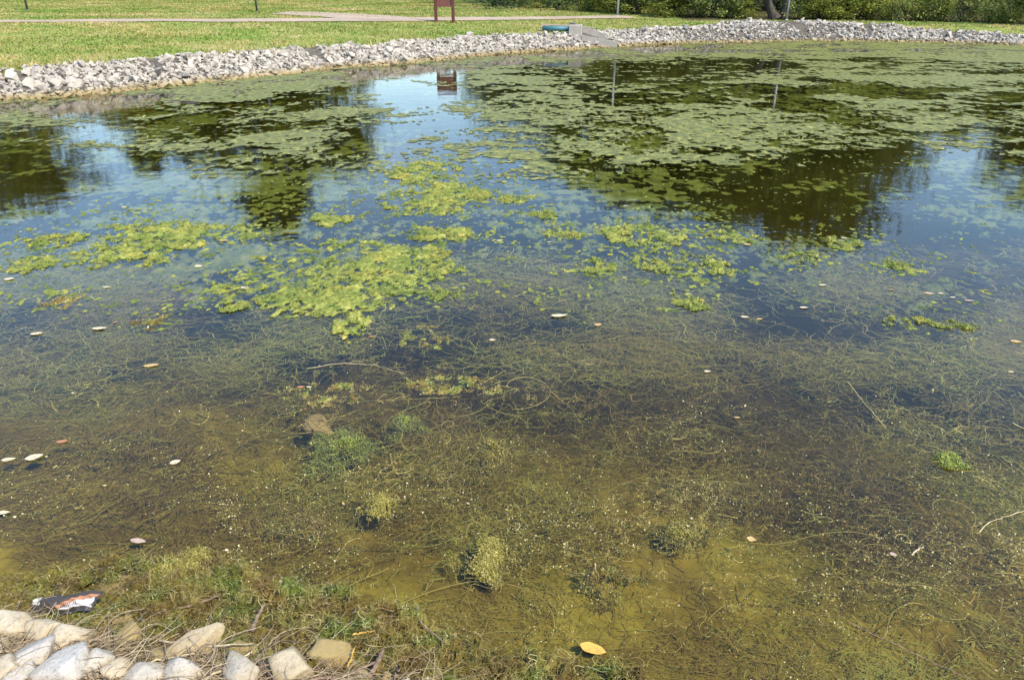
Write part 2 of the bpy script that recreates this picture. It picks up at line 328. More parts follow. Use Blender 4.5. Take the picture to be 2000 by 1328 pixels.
def ground(x, y, d=None):
    x = np.asarray(x, float); y = np.asarray(y, float)
    if d is None: d = sdist(x, y)
    k = sstep(8, 15, x)
    lawn = np.interp(d, [0, 1.35, 12.5, 45, 70, 400], [0, .56, 1.03, 1.46, 1.62, 3.0])
    wood = np.interp(d, [0, 1.75, 6, 40, 400], [0, .66, .74, 1.2, 3.0])
    near = np.interp(d, [0, .5, 2.0, 4, 30, 400], [0, .13, .70, 1.0, 1.4, 3.0])
    zf = lawn * (1 - k) + wood * k
    kn = sstep(9, 6, y)
    zo = zf * (1 - kn) + near * kn
    zi = np.interp(-d, [0, .25, .8, 1.5, 2.6, 4, 7, 30], [0, -.05, -.11, -.20, -.52, -.95, -1.5, -1.9])
    z = np.where(d >= 0, zo, zi)
    z = z + np.where(d > 0.3, 0.035 * fbm(x * .35, y * .35, 3, 3) * np.clip(d - .3, 0, 1), 0)
    z = z + np.where(d < 0, 0.12 * fbm(x * 1.3, y * 1.3, 5, 4) * np.clip(-d * .7, 0, 1), 0)
    return z
def hit(u, v):
    d = ray(u, v)
    t = np.concatenate([np.arange(1.5, 60, .02), np.arange(60, 160, .1)])
    x = d[0] * t; y = d[1] * t; z = CAM_H + d[2] * t
    b = np.nonzero(z <= ground(x, y))[0]
    i = b[0] if len(b) else len(t) - 1
    return np.array([x[i], y[i], z[i]])

# ------------------------------------------------------------------ ground sheets
def lines(a, b, dense):
    """grid lines: dense = list of (lo, hi, step) covering a middle range, growing outside"""
    L = []
    for lo, hi, s in dense: L += list(np.arange(lo, hi - 1e-6, s))
    L.append(dense[-1][1]); s = dense[-1][2]
    while L[-1] < b: s *= 1.25; L.append(L[-1] + s)
    s = dense[0][2]; P = [L[0]]
    while P[-1] > a: s *= 1.25; P.append(P[-1] - s)
    return np.array(P[1:][::-1] + L)
gx = lines(-600, 600, [(-32, -5, .45), (-5, 5, .09), (5, 46, .4)])
gy = lines(-300, 900, [(-3, .5, .25), (.5, 4, .08), (4, 16, .25), (16, 50, .25)])
X, Y = np.meshgrid(gx, gy)
Dg = sdist(X, Y); Z = ground(X, Y, Dg)
Z = np.where(np.hypot(X, Y) > 150, Z - 0.0, Z)
GV = np.stack([X, Y, Z], -1).reshape(-1, 3)
nx, ny = len(gx), len(gy)
ii = np.arange(nx * ny).reshape(ny, nx)
GQ = np.stack([ii[:-1, :-1], ii[:-1, 1:], ii[1:, 1:], ii[1:, :-1]], -1).reshape(-1, 4)
fx = GV[GQ, 0].mean(1); fy = GV[GQ, 1].mean(1); fd = Dg.reshape(-1)[GQ].mean(1)
def bank_width(x, y):
    """how far the stones reach up the far bank"""
    wL = np.interp(x, [15, 19, 24], [1.42, 1.3, 1.0]) + 0.22 * fbm(x * .55, y * .55, 21, 3)
    bump = 3.4 * np.exp(-((x - 13.5) / 4.2) ** 2) 
    return wL + bump
wood_edge = 5.0 + 0.6 * fbm(X * .2, Y * .2, 8, 2)
cls = np.full(len(GQ), 0)
cls[fd < 0.02] = 1
far_side = fy > 7
cls[(fd >= 0.02) & far_side & (fd < bank_width(fx, fy)) & (fx > -25) & (fx < 34)] = 2
cls[(fd >= 0.02) & ~far_side & (np.abs(fx) < 12) & (fd < 4)] = 3
cls[(fd >= 5.2) & (fx > 9.5) & (fy > 20) & (fy < 140)] = 4
def sub(name, k, mat, kind='structure'):
    q = GQ[cls == k]; u, inv = np.unique(q, return_inverse=True)
    o = link(name, mesh(name, GV[u], inv.reshape(-1, 4), [mat], smooth=True)); o['kind'] = kind
    return o
lawn_o = sub('lawn', 0, M['lawn']); tag(lawn_o, 'sunlit mown grass slope beyond the pond', 'lawn')
bed_o = sub('pond_bed', 1, M['bed']); tag(bed_o, 'olive brown silt under the shallow water', 'pond bed')
bank_o = sub('riprap_bank', 2, M['gravel']); tag(bank_o, 'band of pale riprap stones along the far shore', 'rock bank')
near_o = sub('near_bank', 3, M['soil']); tag(near_o, 'brown soil between the stones of the near bank', 'bank')
wood_o = sub('woodland_floor', 4, M['woods']); tag(wood_o, 'dark leaf litter under the trees behind the far shore', 'woodland floor')

# water body: closed box, its top the pond surface
xs = (-40, 50); ys = (-6, 60)
WV = [(x, y, z) for z in (0.0, -3.2) for x, y in ((xs[0], ys[0]), (xs[1], ys[0]), (xs[1], ys[1]), (xs[0], ys[1]))]
# clip the box to the pond outline pushed a little into the bank
def offset(poly, r):
    out = []
    n = len(poly)
    ar = 0.5 * sum(poly[i][0] * poly[(i + 1) % n][1] - poly[(i + 1) % n][0] * poly[i][1] for i in range(n))
    s = 1 if ar > 0 else -1
    for i in range(n):
        p, q, t = poly[i - 1], poly[i], poly[(i + 1) % n]
        e1 = (q - p) / np.linalg.norm(q - p); e2 = (t - q) / np.linalg.norm(t - q)
        n1 = np.array([e1[1], -e1[0]]) * s; n2 = np.array([e2[1], -e2[0]]) * s
        b = n1 + n2; b /= np.linalg.norm(b)
        out.append(q + b * r)
    return np.array(out)
import bmesh
OP = offset(SH, 0.45)
bm = bmesh.new()
tv = [bm.verts.new((p[0], p[1], 0)) for p in OP]; bv = [bm.verts.new((p[0], p[1], -3.2)) for p in OP]
bm.faces.new(tv); bm.faces.new(bv[::-1])
for i in range(len(tv)):
    j = (i + 1) % len(tv); bm.faces.new((tv[i], bv[i], bv[j], tv[j]))
bmesh.ops.recalc_face_normals(bm, faces=bm.faces)
wm = bpy.data.meshes.new('water'); bm.to_mesh(wm); bm.free(); wm.materials.append(M['water'])
water_o = link('water', wm); tag(water_o, 'still pond water mirroring sky and trees', 'water', kind='structure')

# path on the lawn
def ribbon_path(name, pts, widths, dz):
    P = np.array([hit(u, v) for u, v in pts])
    # resample
    t = np.linspace(0, len(P) - 1, 80); P = np.stack([np.interp(t, np.arange(len(P)), P[:, k]) for k in range(3)], 1)
    W = np.interp(t, np.linspace(0, len(pts) - 1, len(widths)), widths)
    for _ in range(6): P[1:-1] = (P[:-2] + 2 * P[1:-1] + P[2:]) / 4
    T = np.gradient(P[:, :2], axis=0); T /= np.linalg.norm(T, axis=1, keepdims=True); Nn = np.stack([-T[:, 1], T[:, 0]], 1)
    rows = []
    for k in np.linspace(-.5, .5, 5):
        xy = P[:, :2] + Nn * (W * k)[:, None]
        rows.append(np.column_stack([xy, ground(xy[:, 0], xy[:, 1]) + dz]))
    V = np.stack(rows, 1); n = len(P); idx = np.arange(n * 5).reshape(n, 5)
    Q = np.stack([idx[:-1, :-1], idx[1:, :-1], idx[1:, 1:], idx[:-1, 1:]], -1).reshape(-1, 4)
    return link(name, mesh(name, V.reshape(-1, 3), Q, [M['path']], smooth=True)), P
p1, PATH = ribbon_path('path', [(-220,44.5),(-100,44),(0,43),(200,41.8),(400,41),(600,40.5),(700,40),(800,39.3),(900,38.5),(1000,37.5),(1080,36.5),(1150,35.3),(1230,34)], [1.9, 1.9, 1.9, 2.0, 1.9, 1.6], 0.03)
tag(p1, 'tan concrete footpath crossing the lawn', 'path', kind='structure')
p2, _ = ribbon_path('path', [(800,38.5),(740,36.0),(690,33.2),(640,30.2),(590,28.2),(545,27)], [1.6, 3.2, 3.4, 3.0, 2.6], 0.036)
tag(p2, 'pale branch of the footpath leading away over the lawn', 'path', kind='structure')

# ------------------------------------------------------------------ stones
def hull_stone(seed, n=14):
    r = np.random.default_rng(seed); P = r.normal(size=(n, 3)); P /= np.linalg.norm(P, axis=1, keepdims=True)
    P *= r.uniform(.8, 1.15, (n, 1)); P *= np.array([r.uniform(.9, 1.25), r.uniform(.65, .9), r.uniform(.45, .75)]) * .5
    b = bmesh.new()
    for p in P: b.verts.new(p)
    o = bmesh.ops.convex_hull(b, input=b.verts)
    bmesh.ops.delete(b, geom=[v for v in b.verts if not v.link_faces], context='VERTS')
    bmesh.ops.triangulate(b, faces=b.faces)
    b.verts.index_update()
    V = np.array([v.co[:] for v in b.verts]); T = np.array([[v.index for v in f.verts] for f in b.faces]); b.free()
    return V, T
HS = [hull_stone(100 + i) for i in range(14)]
def rotm(rx, ry, rz):
    cx, sx, cy, sy, cz, sz = cos(rx), sin(rx), cos(ry), sin(ry), cos(rz), sin(rz)
    return np.array([[cz*cy, cz*sy*sx - sz*cx, cz*sy*cx + sz*sx], [sz*cy, sz*sy*sx + cz*cx, sz*sy*cx - cz*sx], [-sy, cy*sx, cy*cx]])
# scatter over the far bank
fs = np.array([(-16.2, 14)] + far_pts + [(31, 31)])
seg = np.linalg.norm(np.diff(fs, axis=0), axis=1); cum = np.concatenate([[0], np.cumsum(seg)])
NS = 16500
s = rng.uniform(0, cum[-1], NS); bx = np.interp(s, cum, fs[:, 0]); by = np.interp(s, cum, fs[:, 1])
cxm, cym = 4.0, 15.0
i = np.clip(np.searchsorted(cum, s) - 1, 0, len(seg) - 1)
e = (fs[i + 1] - fs[i]) / seg[i][:, None]; nrm = np.stack([-e[:, 1], e[:, 0]], 1)
W = bank_width(bx + nrm[:, 0], by + nrm[:, 1])
wd = rng.uniform(-.16, 1, NS); wd = np.where(wd < 0, wd * 1.6, wd * W)
px_ = bx + nrm[:, 0] * wd; py_ = by + nrm[:, 1] * wd
dd = sdist(px_, py_)
gap = fbm(px_ * .8, py_ * .8, 31, 3)
# a tongue of grass lies between the two arms of the stone field
tongue = (np.hypot((px_ - 8.9) / 3.0, (dd - 3.0) / 0.85) < 1)
okm = (dd > -.28) & (dd < bank_width(px_, py_) + .15) & ~tongue
px_, py_, dd = px_[okm], py_[okm], dd[okm]
OUT = hit(1130, 66)                         # where the concrete outlet stands
far_st = []
size = np.clip(rng.lognormal(math.log(.12), .45, len(px_)), .1, .44)
zz = ground(px_, py_, dd)
for k in range(len(px_)):
    far_st.append((px_[k], py_[k], zz[k] + size[k] * rng.uniform(.0, .25), size[k], rng.integers(len(HS)), rng.uniform(-.6, .6), rng.uniform(-.6, .6), rng.uniform(0, 2 * pi)))
def in_outlet(x, y):
    u, v = (x - OUT[0]), (y - OUT[1])
    return (-0.45 < u < 1.6) and (-.5 + -.12 * u < v < 0.40 - .12 * u)
far_st = [t for t in far_st if not in_outlet(t[0], t[1])]
vis = []
for k, t in enumerate(far_st):
    u, v = project(t[:3]); vis.append(t[3] / t[1] if -20 < u < 2020 and v > 0 else 0)
order = np.argsort(-np.array(vis)); big = set(order[:300].tolist())
hs_mesh = []
for V, T in HS:
    for q in (0.25, 0.55, 0.85): hs_mesh.append(mesh('stone', V, T, [M['riprap']], tint=np.full(len(V), q)))
for k in order[:300]:
    x, y, z, sz, hi, a, b, c = far_st[k]
    o = link('stone', hs_mesh[int(hi) * 3 + int(k) % 3], bank_o, (x, y, z)); o.rotation_euler = (a, b, c); o.scale = (sz, sz, sz)
VV, TT, tt = [], [], []; off = 0
for k, (x, y, z, sz, hi, a, b, c) in enumerate(far_st):
    if k in big: continue
    V, T = HS[int(hi)]
    VV.append((V * sz) @ rotm(a, b, c).T + (x, y, z)); TT.append(T + off); tt.append(np.full(len(V), random.random())); off += len(V)
o = link('stones', mesh('stones', np.concatenate(VV), np.concatenate(TT), [M['riprap']], tint=np.concatenate(tt)), bank_o); o['kind'] = 'stuff'

# near stones: faceted blocks with worn edges
def ico(sub):
    b = bmesh.new(); bmesh.ops.create_icosphere(b, subdivisions=sub, radius=1); b.verts.index_update()
    V = np.array([v.co[:] for v in b.verts]); T = np.array([[v.index for v in f.verts] for f in b.faces]); b.free(); return V, T
ICO4 = ico(4); ICO3 = ico(3)
def block_stone(seed, planes=17, soft=44, base=ICO4, rough=.055):
    r = np.random.default_rng(seed); D, T = base
    n = r.normal(size=(planes, 3)); n /= np.linalg.norm(n, axis=1, keepdims=True)
    n = np.concatenate([n, [[0, 0, 1], [0, 0, -1]]]); h = r.uniform(.78, 1.0, len(n))
    q = np.maximum(D @ n.T, .02) / h
    rad = 1 / (np.sum(q ** soft, 1) ** (1 / soft))
    V = D * rad[:, None]
    V += D * (rough * fbm(D[:, 0] * 2.3 + seed, D[:, 1] * 2.3 + D[:, 2] * 3.1, seed, 5))[:, None]
    V += D * (rough * .5 * fbm(D[:, 0] * 8 + seed, D[:, 1] * 8 + D[:, 2] * 6.1, seed + 3, 3))[:, None]
    return V, T
near_list = [  # u, v, w px, h px, height above bed factor, material, label
 (35,1222,96,66,'stone_cream','flat-topped cream stone at the left edge beside the torn wrapper'),
 (96,1232,66,60,'stone_cream','rounded cream stone just below the torn wrapper, next to the split block'),
 (138,1246,78,62,'stone_cream','cream block with a dark crack sloping to the waterline below the wrapper'),
 (67,1286,70,56,'stone','grey wedge stone above the largest grey boulder'),
 (122,1306,122,72,'stone','largest smooth grey boulder at the bottom left'),
 (198,1292,62,58,'stone','upright grey wedge stone right of the largest boulder'),
 (234,1302,58,46,'stone_cream','small cream stone half under straw, left of two grey rounded stones'),
 (12,1308,66,52,'stone_cream','buff stone cut by the left edge of the photo, bottom corner'),
 (47,1326,52,40,'stone','small whitish stone at the bottom edge left of the largest boulder'),
 (288,1320,86,56,'stone','grey rounded stone at the bottom edge, left one of the middle pair'),
 (357,1314,90,62,'stone','grey rounded stone at the bottom edge, right one of the middle pair'),
 (372,1264,156,50,'stone_cream','long flat cream slab with a pale reed lying across it'),
 (250,1244,58,48,'stone_olive','brown stone in the algae left of the long flat slab'),
 (246,1209,46,30,'stone_olive','small brown stone in the algae right of the torn wrapper'),
 (476,1310,84,64,'stone','speckled grey stone with a brown stick over its right shoulder'),
 (566,1300,98,76,'stone_cream','large pale block with a sharp front corner, rightmost of the big stones'),
 (664,1278,68,54,'stone_olive','tan stone poking from the algae right of the pale block'),
 (706,1326,44,30,'stone','white stone tip at the bottom edge under driftwood'),
 (756,1320,24,22,'stone_olive','very small brown stone beside the driftwood'),
 (834,1330,32,24,'stone','small white stone farthest right on the near bank'),
 (2,1258,30,36,'stone_cream','small yellowish stone cut by the left edge above the buff stone'),
 (28,1284,22,24,'stone','pebble-sized white stone in the straw at the left edge'),
 (470,1266,60,28,'stone_olive','low olive stone behind the speckled grey stone'),
 (160,1272,40,30,'stone_cream','small buff stone in shade between the cracked block and the boulder'),
 (310,1282,50,30,'stone_olive','low tan stone buried in straw below the brown stone'),
]
def place_stone(u, v, wpx, hpx, mat, label, seed, sink=.25):
    p = hit(u, v + hpx * .25)
    dist = np.linalg.norm(p - np.array([0, 0, CAM_H])); wm_ = wpx * .78 / F * dist; hm = hpx * .80 / F * dist
    V, T = block_stone(seed)
    dep = min(wm_, hm * 1.5)
    V = V * np.array([wm_ * .53, min(wm_ * .5, hm * .56), hm * .52])
    r = np.random.default_rng(seed + 5)
    V = V @ rotm(r.uniform(-.3, .3), r.uniform(-.3, .3), r.uniform(-.6, .6)).T
    me = mesh('stone', V, T, [M[mat]], tint=np.full(len(V), r.uniform(.55, 1)), smooth=True)
    zc = max(float(ground(p[0], p[1])), -.05) + hm * (.5 - sink) * .8
    o = link('stone', me, None, (p[0], p[1], zc)); tag(o, label, 'stone', 'stones of the near bank')
    return o
for k, (u, v, wp, hp, mt, lb) in enumerate(near_list): place_stone(u, v, wp, hp, mt, lb, 300 + k)
# sunken stones
for u, v, wp, hp, z, lb in ((219,1146,52,32,-.055,'tan stone sunk in shallow water above the torn wrapper'), (617,833,50,38,-.09,'round olive stone under water beside the green weed clump')):
    p = at_z(u, v, z); dist = np.linalg.norm(p - np.array([0, 0, CAM_H])); r_ = wp / F * dist * .55
    V, T = block_stone(int(u), base=ICO3); V = V * np.array([r_, r_ * .9, r_ * .55])
    o = link('stone', mesh('stone', V, T, [M['stone_olive']], tint=np.full(len(V), .8), smooth=True), None, tuple(p)); tag(o, lb, 'stone')
# stones of the near bank outside the picture, seen only from a step aside
VV, TT, tt = [], [], []; off = 0
for k in range(1500):
    x = rng.uniform(-8, 7); y = rng.uniform(-.8, 4.6); d_ = float(sdist(x, y))
    u, v = project((x, y, 0.15))
    if not (.02 < d_ < 2.2) or (-60 < u < 2100 and v < 1375 and y > .5): continue
    sz = rng.uniform(.14, .3); V, T = HS[k % len(HS)]
    VV.append((V * sz) @ rotm(rng.uniform(-.4, .4), rng.uniform(-.4, .4), rng.uniform(0, 6)).T + (x, y, float(ground(x, y)) + sz * .2)); TT.append(T + off); tt.append(np.full(len(V), rng.uniform(.2, .9))); off += len(V)
o = link('stones', mesh('stones', np.concatenate(VV), np.concatenate(TT), [M['stone']], tint=np.concatenate(tt)))
tag(o, 'pale stones further along the near bank', 'stones', kind='stuff')

# ------------------------------------------------------------------ boxes, cylinders for built things
def bev_box(name, size, mat, parent, loc=(0, 0, 0), rot=(0, 0, 0), bevel=.008):
    b = bmesh.new(); bmesh.ops.create_cube(b, size=1)
    bmesh.ops.scale(b, vec=size, verts=b.verts)
    if bevel: bmesh.ops.bevel(b, geom=list(b.edges), offset=bevel, segments=2, affect='EDGES', profile=.6)
    me = bpy.data.meshes.new(name); b.to_mesh(me); b.free(); me.materials.append(mat)
    o = link(name, me, parent, loc); o.rotation_euler = rot; return o
def cyl(name, r0, r1, h, mat, parent, loc=(0, 0, 0), rot=(0, 0, 0), seg_=20):
    b = bmesh.new(); bmesh.ops.create_cone(b, cap_ends=True, segments=seg_, radius1=r0, radius2=r1, depth=h)
    bmesh.ops.translate(b, vec=(0, 0, h / 2), verts=b.verts)
    bmesh.ops.bevel(b, geom=[e for e in b.edges if abs(e.verts[0].co.z - e.verts[1].co.z) < 1e-6], offset=min(r0, r1) * .12, segments=2, affect='EDGES')
    for f in b.faces: f.smooth = abs(f.normal.z) < .5
    me = bpy.data.meshes.new(name); b.to_mesh(me); b.free(); me.materials.append(mat)
    o = link(name, me, parent, loc); o.rotation_euler = rot; return o

# information sign: two posts and a panel
g0 = hit(853, 45); g1 = hit(884, 44.2)
cx_, cy_ = (g0[0] + g1[0]) / 2, (g0[1] + g1[1]) / 2; gz = float(ground(cx_, cy_))
sg = empty('information_sign', (cx_, cy_, gz), 'brown two-post sign standing on the lawn beside the path', 'sign')
sg.rotation_euler = (0, 0, radians(-14))
hw = np.hypot(g1[0] - g0[0], g1[1] - g0[1]) / 2
for sx in (-1, 1):
    po = bev_box('post', (.13, .13, 1.85), M['sign'], sg, (sx * hw, 0, 1.85 / 2 - .2)); 
    cp = bev_box('cap', (.145, .145, .025), M['sign'], po, (0, 0, 1.85 / 2 + .0135), bevel=.005)
bev_box('panel', (2 * hw - .13, .05, .82), M['panel'], sg, (0, 0, 1.17))
bev_box('rail', (2 * hw - .13, .085, .07), M['panel'], sg, (0, 0, .73)); bev_box('rail', (2 * hw - .13, .085, .06), M['panel'], sg, (0, 0, 1.615))

# slim posts
for u, v, r_, h_, mt, lb in ((54,21,.055,3.0,'dark_steel','dark grey post on the lawn near the left corner'), (502,24,.055,3.0,'dark_steel','dark grey post on the lawn left of the brown sign'),
                          (1206,33.5,.055,3.4,'steel','silver post at the end of the footpath behind the concrete outlet'), (1536,40.5,.05,3.4,'steel','silver post on the stone bank before the leaning trunks')):
    p = hit(u, v); t_ = empty('post', tuple(p), lb, 'post', 'slim posts around the pond')
    cyl('pole', r_, r_ * .95, h_, M[mt], t_, (0, 0, -.1)); cyl('cap', r_ * 1.25, r_ * .8, .05, M[mt], t_, (0, 0, h_ - .1)); cyl('base_collar', r_ * 1.9, r_ * 1.5, .07, M[mt], t_, (0, 0, -.01))

# concrete outlet with a teal pipe
oz = float(ground(OUT[0], OUT[1]))
ot = empty('drain_outlet', (OUT[0], OUT[1], oz), 'concrete drain outlet with sloping side walls and a teal pipe on the far bank', 'drain outlet')
def prism(name, prof, thick, mat, parent, axis_y):
    """side wall: profile in x,z extruded along y"""
    b = bmesh.new(); lo = [b.verts.new((x, axis_y - thick / 2, z)) for x, z in prof]; hi_ = [b.verts.new((x, axis_y + thick / 2, z)) for x, z in prof]
    b.faces.new(lo); b.faces.new(hi_[::-1]); n = len(prof)
    for k in range(n): b.faces.new((lo[k], hi_[k], hi_[(k + 1) % n], lo[(k + 1) % n]))
    bmesh.ops.recalc_face_normals(b, faces=b.faces); bmesh.ops.bevel(b, geom=list(b.edges), offset=.012, segments=2, affect='EDGES')
    me = bpy.data.meshes.new(name); b.to_mesh(me); b.free(); me.materials.append(mat); return link(name, me, parent)
ot.rotation_euler = (0, 0, radians(-8))
bev_box('headwall', (.55, 1.05, .75), M['concrete'], ot, (-.12, -.1, -.02), bevel=.015)
prism('side_wall', [(.16, -.45), (.16, .27), (.34, .28), (1.2, -.05), (1.2, -.5)], .13, M['concrete'], ot, .36)
prism('side_wall', [(.16, -.55), (.16, -.03), (1.75, -.30), (1.75, -.66)], .13, M['concrete'], ot, -.58)
prism('apron', [(.16, -.6), (.16, -.22), (1.55, -.47), (1.55, -.7)], .76, M['concrete'], ot, -.125)
pp = cyl('pipe', .10, .10, 1.2, M['teal'], ot, (-.4, -.34, .21), (0, radians(-90), 0), 24)
bev_box('pipe_cover', (1.3, .3, .05), M['path'], ot, (-1.02, -.2, .345), (0, radians(1.5), 0), .01)
bev_box('grate_cap', (.26, .2, .08), M['dark_steel'], ot, (-.3, .25, .395), bevel=.02)

# ------------------------------------------------------------------ trees and shrubs
def limb(p0, p1, r0, r1, bend, r, n=9):
    t = np.linspace(0, 1, n)[:, None]; C = p0 + (p1 - p0) * t
    off = r.normal(size=3) * bend; C += np.sin(t * pi) * off + r.normal(size=(n, 3)) * bend * .12
    C[0] = p0
    return C, np.linspace(r0, r1, n)
def tree_meshes(seed, H, R, crown_lo, n_clump, n_leaf, leaf, mat, lean=(0, 0), shape='round'):
    r = np.random.default_rng(seed)
    base = np.zeros(3); top = np.array([lean[0], lean[1], H * .8])
    C, Rr = limb(base - (0, 0, .3), top, H * .022 + .05, .04, H * .03, r, 14)
    Rr[0] *= 1.5; Rr[1] *= 1.12
    V, Q, _ = tubes(C[None], Rr[None], 9); trunk = mesh('trunk', V, Q, [M['bark']], smooth=True)
    limbs = []; tips = []
    for k in range(9):
        f = r.uniform(.3, .85); i_ = int(f * 13); a = k * 2.4 + r.uniform(-.4, .4)
        zt = np.interp(f, [.3, .85], [crown_lo + .25 * (H - crown_lo), H * .92]); rr = R * r.uniform(.5, .85) * (1 if shape != 'cone' else 1.2 - f)
        tip = np.array([C[i_][0] + cos(a) * rr, C[i_][1] + sin(a) * rr, zt])
        c, q = limb(C[i_], tip, Rr[i_] * .55, .015, R * .08, r); v_, f_, _ = tubes(c[None], q[None], 6)
        limbs.append(mesh('limb', v_, f_, [M['bark']], smooth=True)); tips.append(c[4:])
    tips = np.concatenate(tips)
    cl = []
    mid = (H + crown_lo) / 2; hh = (H - crown_lo) / 2
    while len(cl) < n_clump:
        p = r.normal(size=3); p /= np.linalg.norm(p); rad = r.uniform(.35, 1) ** .6
        z = mid + p[2] * rad * hh; fz = (z - crown_lo) / (H - crown_lo)
        wz = {'round': 1.0, 'cone': 1.25 - fz * .95, 'vase': .55 + fz * .6}[shape]
        ang = math.atan2(p[1], p[0]); wob = 1 + .28 * sin(ang * 3 + seed) * cos(z * .7 + seed) + .15 * sin(z * 1.9 + ang * 2)
        cl.append([lean[0] * .8 * fz + p[0] * rad * R * wz * wob, lean[1] * .8 * fz + p[1] * rad * R * wz * wob, z])
    cl = np.array(cl); P = []; tn = []
    for c in cl:
        n = int(n_leaf * r.uniform(.6, 1.4)); sgm = R * r.uniform(.09, .19)
        q = c + r.normal(size=(n, 3)) * sgm * np.array([1, 1, .62]); P.append(q)
        tn.append(np.clip(r.uniform(.1, .7) + r.normal(size=n) * .16, 0, 1))
    for q in tips[r.integers(0, len(tips), n_clump // 2)]:
        P.append(q + r.normal(size=(n_leaf // 3, 3)) * R * .07); tn.append(np.clip(r.normal(.4, .2, n_leaf // 3), 0, 1))
    P = np.concatenate(P); tn = np.concatenate(tn); P[:, 2] = np.maximum(P[:, 2], .05)
    V, Q = leaves(P, leaf * r.uniform(.6, 1.3, len(P)), r, .6, .25)
    crown = mesh('crown', V, Q, [mat], tint=np.repeat(tn, 4))
    return trunk, limbs, crown
def put_tree(name, protos, loc, sc, rz, label, cat, group):
    t_ = empty(name, loc, label, cat, group); t_.scale = sc; t_.rotation_euler = (0, 0, rz)
    tr, lm, cr_ = protos
    link('trunk', tr, t_)
    for l in lm: link('limb', l, t_)
    link('crown', cr_, t_)
    return t_
T_round = tree_meshes(1, 10, 3.6, 1.6, 110, 150, .26, M['crown'])
T_tall = tree_meshes(2, 10, 2.6, 1.2, 80, 150, .24, M['crown'], shape='cone')
T_vase = tree_meshes(3, 10, 3.8, 2.4, 70, 140, .26, M['crown'], shape='vase')
T_dark = tree_meshes(4, 10, 3.4, .8, 130, 150, .26, M['crown_dark'])
T_thin = tree_meshes(5, 10, 3.0, 3.0, 34, 70, .2, M['crown'], shape='vase')
# (photo column and reflected-top row, depth, prototype, half width as a share of height)
trees = [
 # off the top of the picture on the left, seen in the water
 (10, 430, 72, T_round, .48, 'broad tree whose reflection fills the water at the left edge'),
 (-140, 400, 70, T_dark, .45, 'tree left of the frame beside the broad reflected tree'),
 (295, 350, 80, T_tall, .3, 'narrow tree whose short spire is mirrored left of the tallest left tree'),
 (400, 315, 84, T_dark, .5, 'dark tree mirrored between the spire and the tallest left tree'),
 (545, 470, 78, T_tall, .36, 'tallest pointed tree mirrored in the left half of the pond'),
 (635, 350, 82, T_round, .44, 'round tree mirrored right of the tallest left tree, beside the open sky'),
 (210, 235, 90, T_round, .5, 'low far tree mirrored at the edge of the left sky gap'),
 # woods on the right
 (985, 315, 62, T_thin, .34, 'thin open-crowned tree mirrored right of the sign'),
 (1150, 370, 56, T_dark, .42, 'spreading tree at the left end of the far woods'),
 (1260, 420, 54, T_round, .44, 'round tree of the far woods behind the silver path post'),
 (1380, 440, 55, T_dark, .44, 'dark tree of the far woods left of the leaning trunks'),
 (1470, 455, 54, T_round, .42, 'tree of the far woods with a leaning trunk left of the bank post'),
 (1560, 496, 52, T_dark, .38, 'tallest tree of the far woods, mirrored lowest in the right half'),
 (1640, 385, 50, T_dark, .40, 'dark tree of the far woods right of the tallest one'),
 (1760, 272, 56, T_round, .5, 'low tree of the far woods mirrored under the right sky gap'),
 (1860, 285, 62, T_tall, .36, 'slim tree of the far woods mirrored near the right edge of the sky gap'),
 (2030, 400, 47, T_dark, .42, 'dark tree mirrored at the right edge of the pond'),
 (2180, 430, 44, T_round, .45, 'tree right of the frame casting shade on the end of the stone bank'),
 (1000, 225, 92, T_round, .55, 'far tree behind the lawn right of the brown sign'),
 (1080, 265, 80, T_dark, .5, 'dark far tree behind the left end of the woods'),
 (1300, 300, 72, T_dark, .6, 'second-row tree behind the round tree of the far woods'),
 (1500, 330, 70, T_dark, .6, 'second-row tree behind the leaning trunks'),
 (1720, 250, 75, T_dark, .65, 'second-row tree behind the dark tree right of the tallest'),
 (1930, 250, 75, T_dark, .65, 'second-row tree behind the slim tree'),
]
TREE_POS = []
for k, (u, v, D, pr, asp, lb) in enumerate(trees):
    D = D + 7 if (u > 1090 and D < 66) else D
    q = refl(u, v, D); gz = float(ground(q[0], D)); H = q[2] - gz
    protoR = {id(T_round): 3.6, id(T_tall): 2.6, id(T_vase): 3.8, id(T_dark): 3.4, id(T_thin): 3.0}[id(pr)]
    sz = H / 10; sw = asp * H / protoR
    put_tree('tree', pr, (q[0], D, gz), (sw, sw, sz), random.uniform(0, 6.28), lb, 'tree', 'trees around the pond'); TREE_POS.append((q[0], D))
# trees behind and beside the camera side are not in view; a far belt closes the horizon
VV = []; tn = []
for a in np.linspace(0, 2 * pi, 260):
    dist = 150 + 25 * sin(a * 5); c = np.array([cos(a) * dist, sin(a) * dist + 20, 3])
    hgt = 9 + 4 * vnoise(a * 9, 3, 5)
    n = 170; P = c + rng.normal(size=(n, 3)) * (2.6, 2.6, 0); P[:, 2] = 2 + rng.uniform(0, 1, n) ** .8 * hgt * (1 - .3 * rng.uniform(0, 1, n)); VV.append(P); tn.append(np.clip(rng.normal(.4, .2, n), 0, 1))
P = np.concatenate(VV); V, Q = leaves(P, rng.uniform(.9, 2.0, len(P)), rng, .7, .2)
o = link('far_woods', mesh('far_woods', V, Q, [M['crown_dark']], tint=np.repeat(np.concatenate(tn), 4))); tag(o, 'distant belt of woodland closing the horizon', 'woods', kind='stuff')

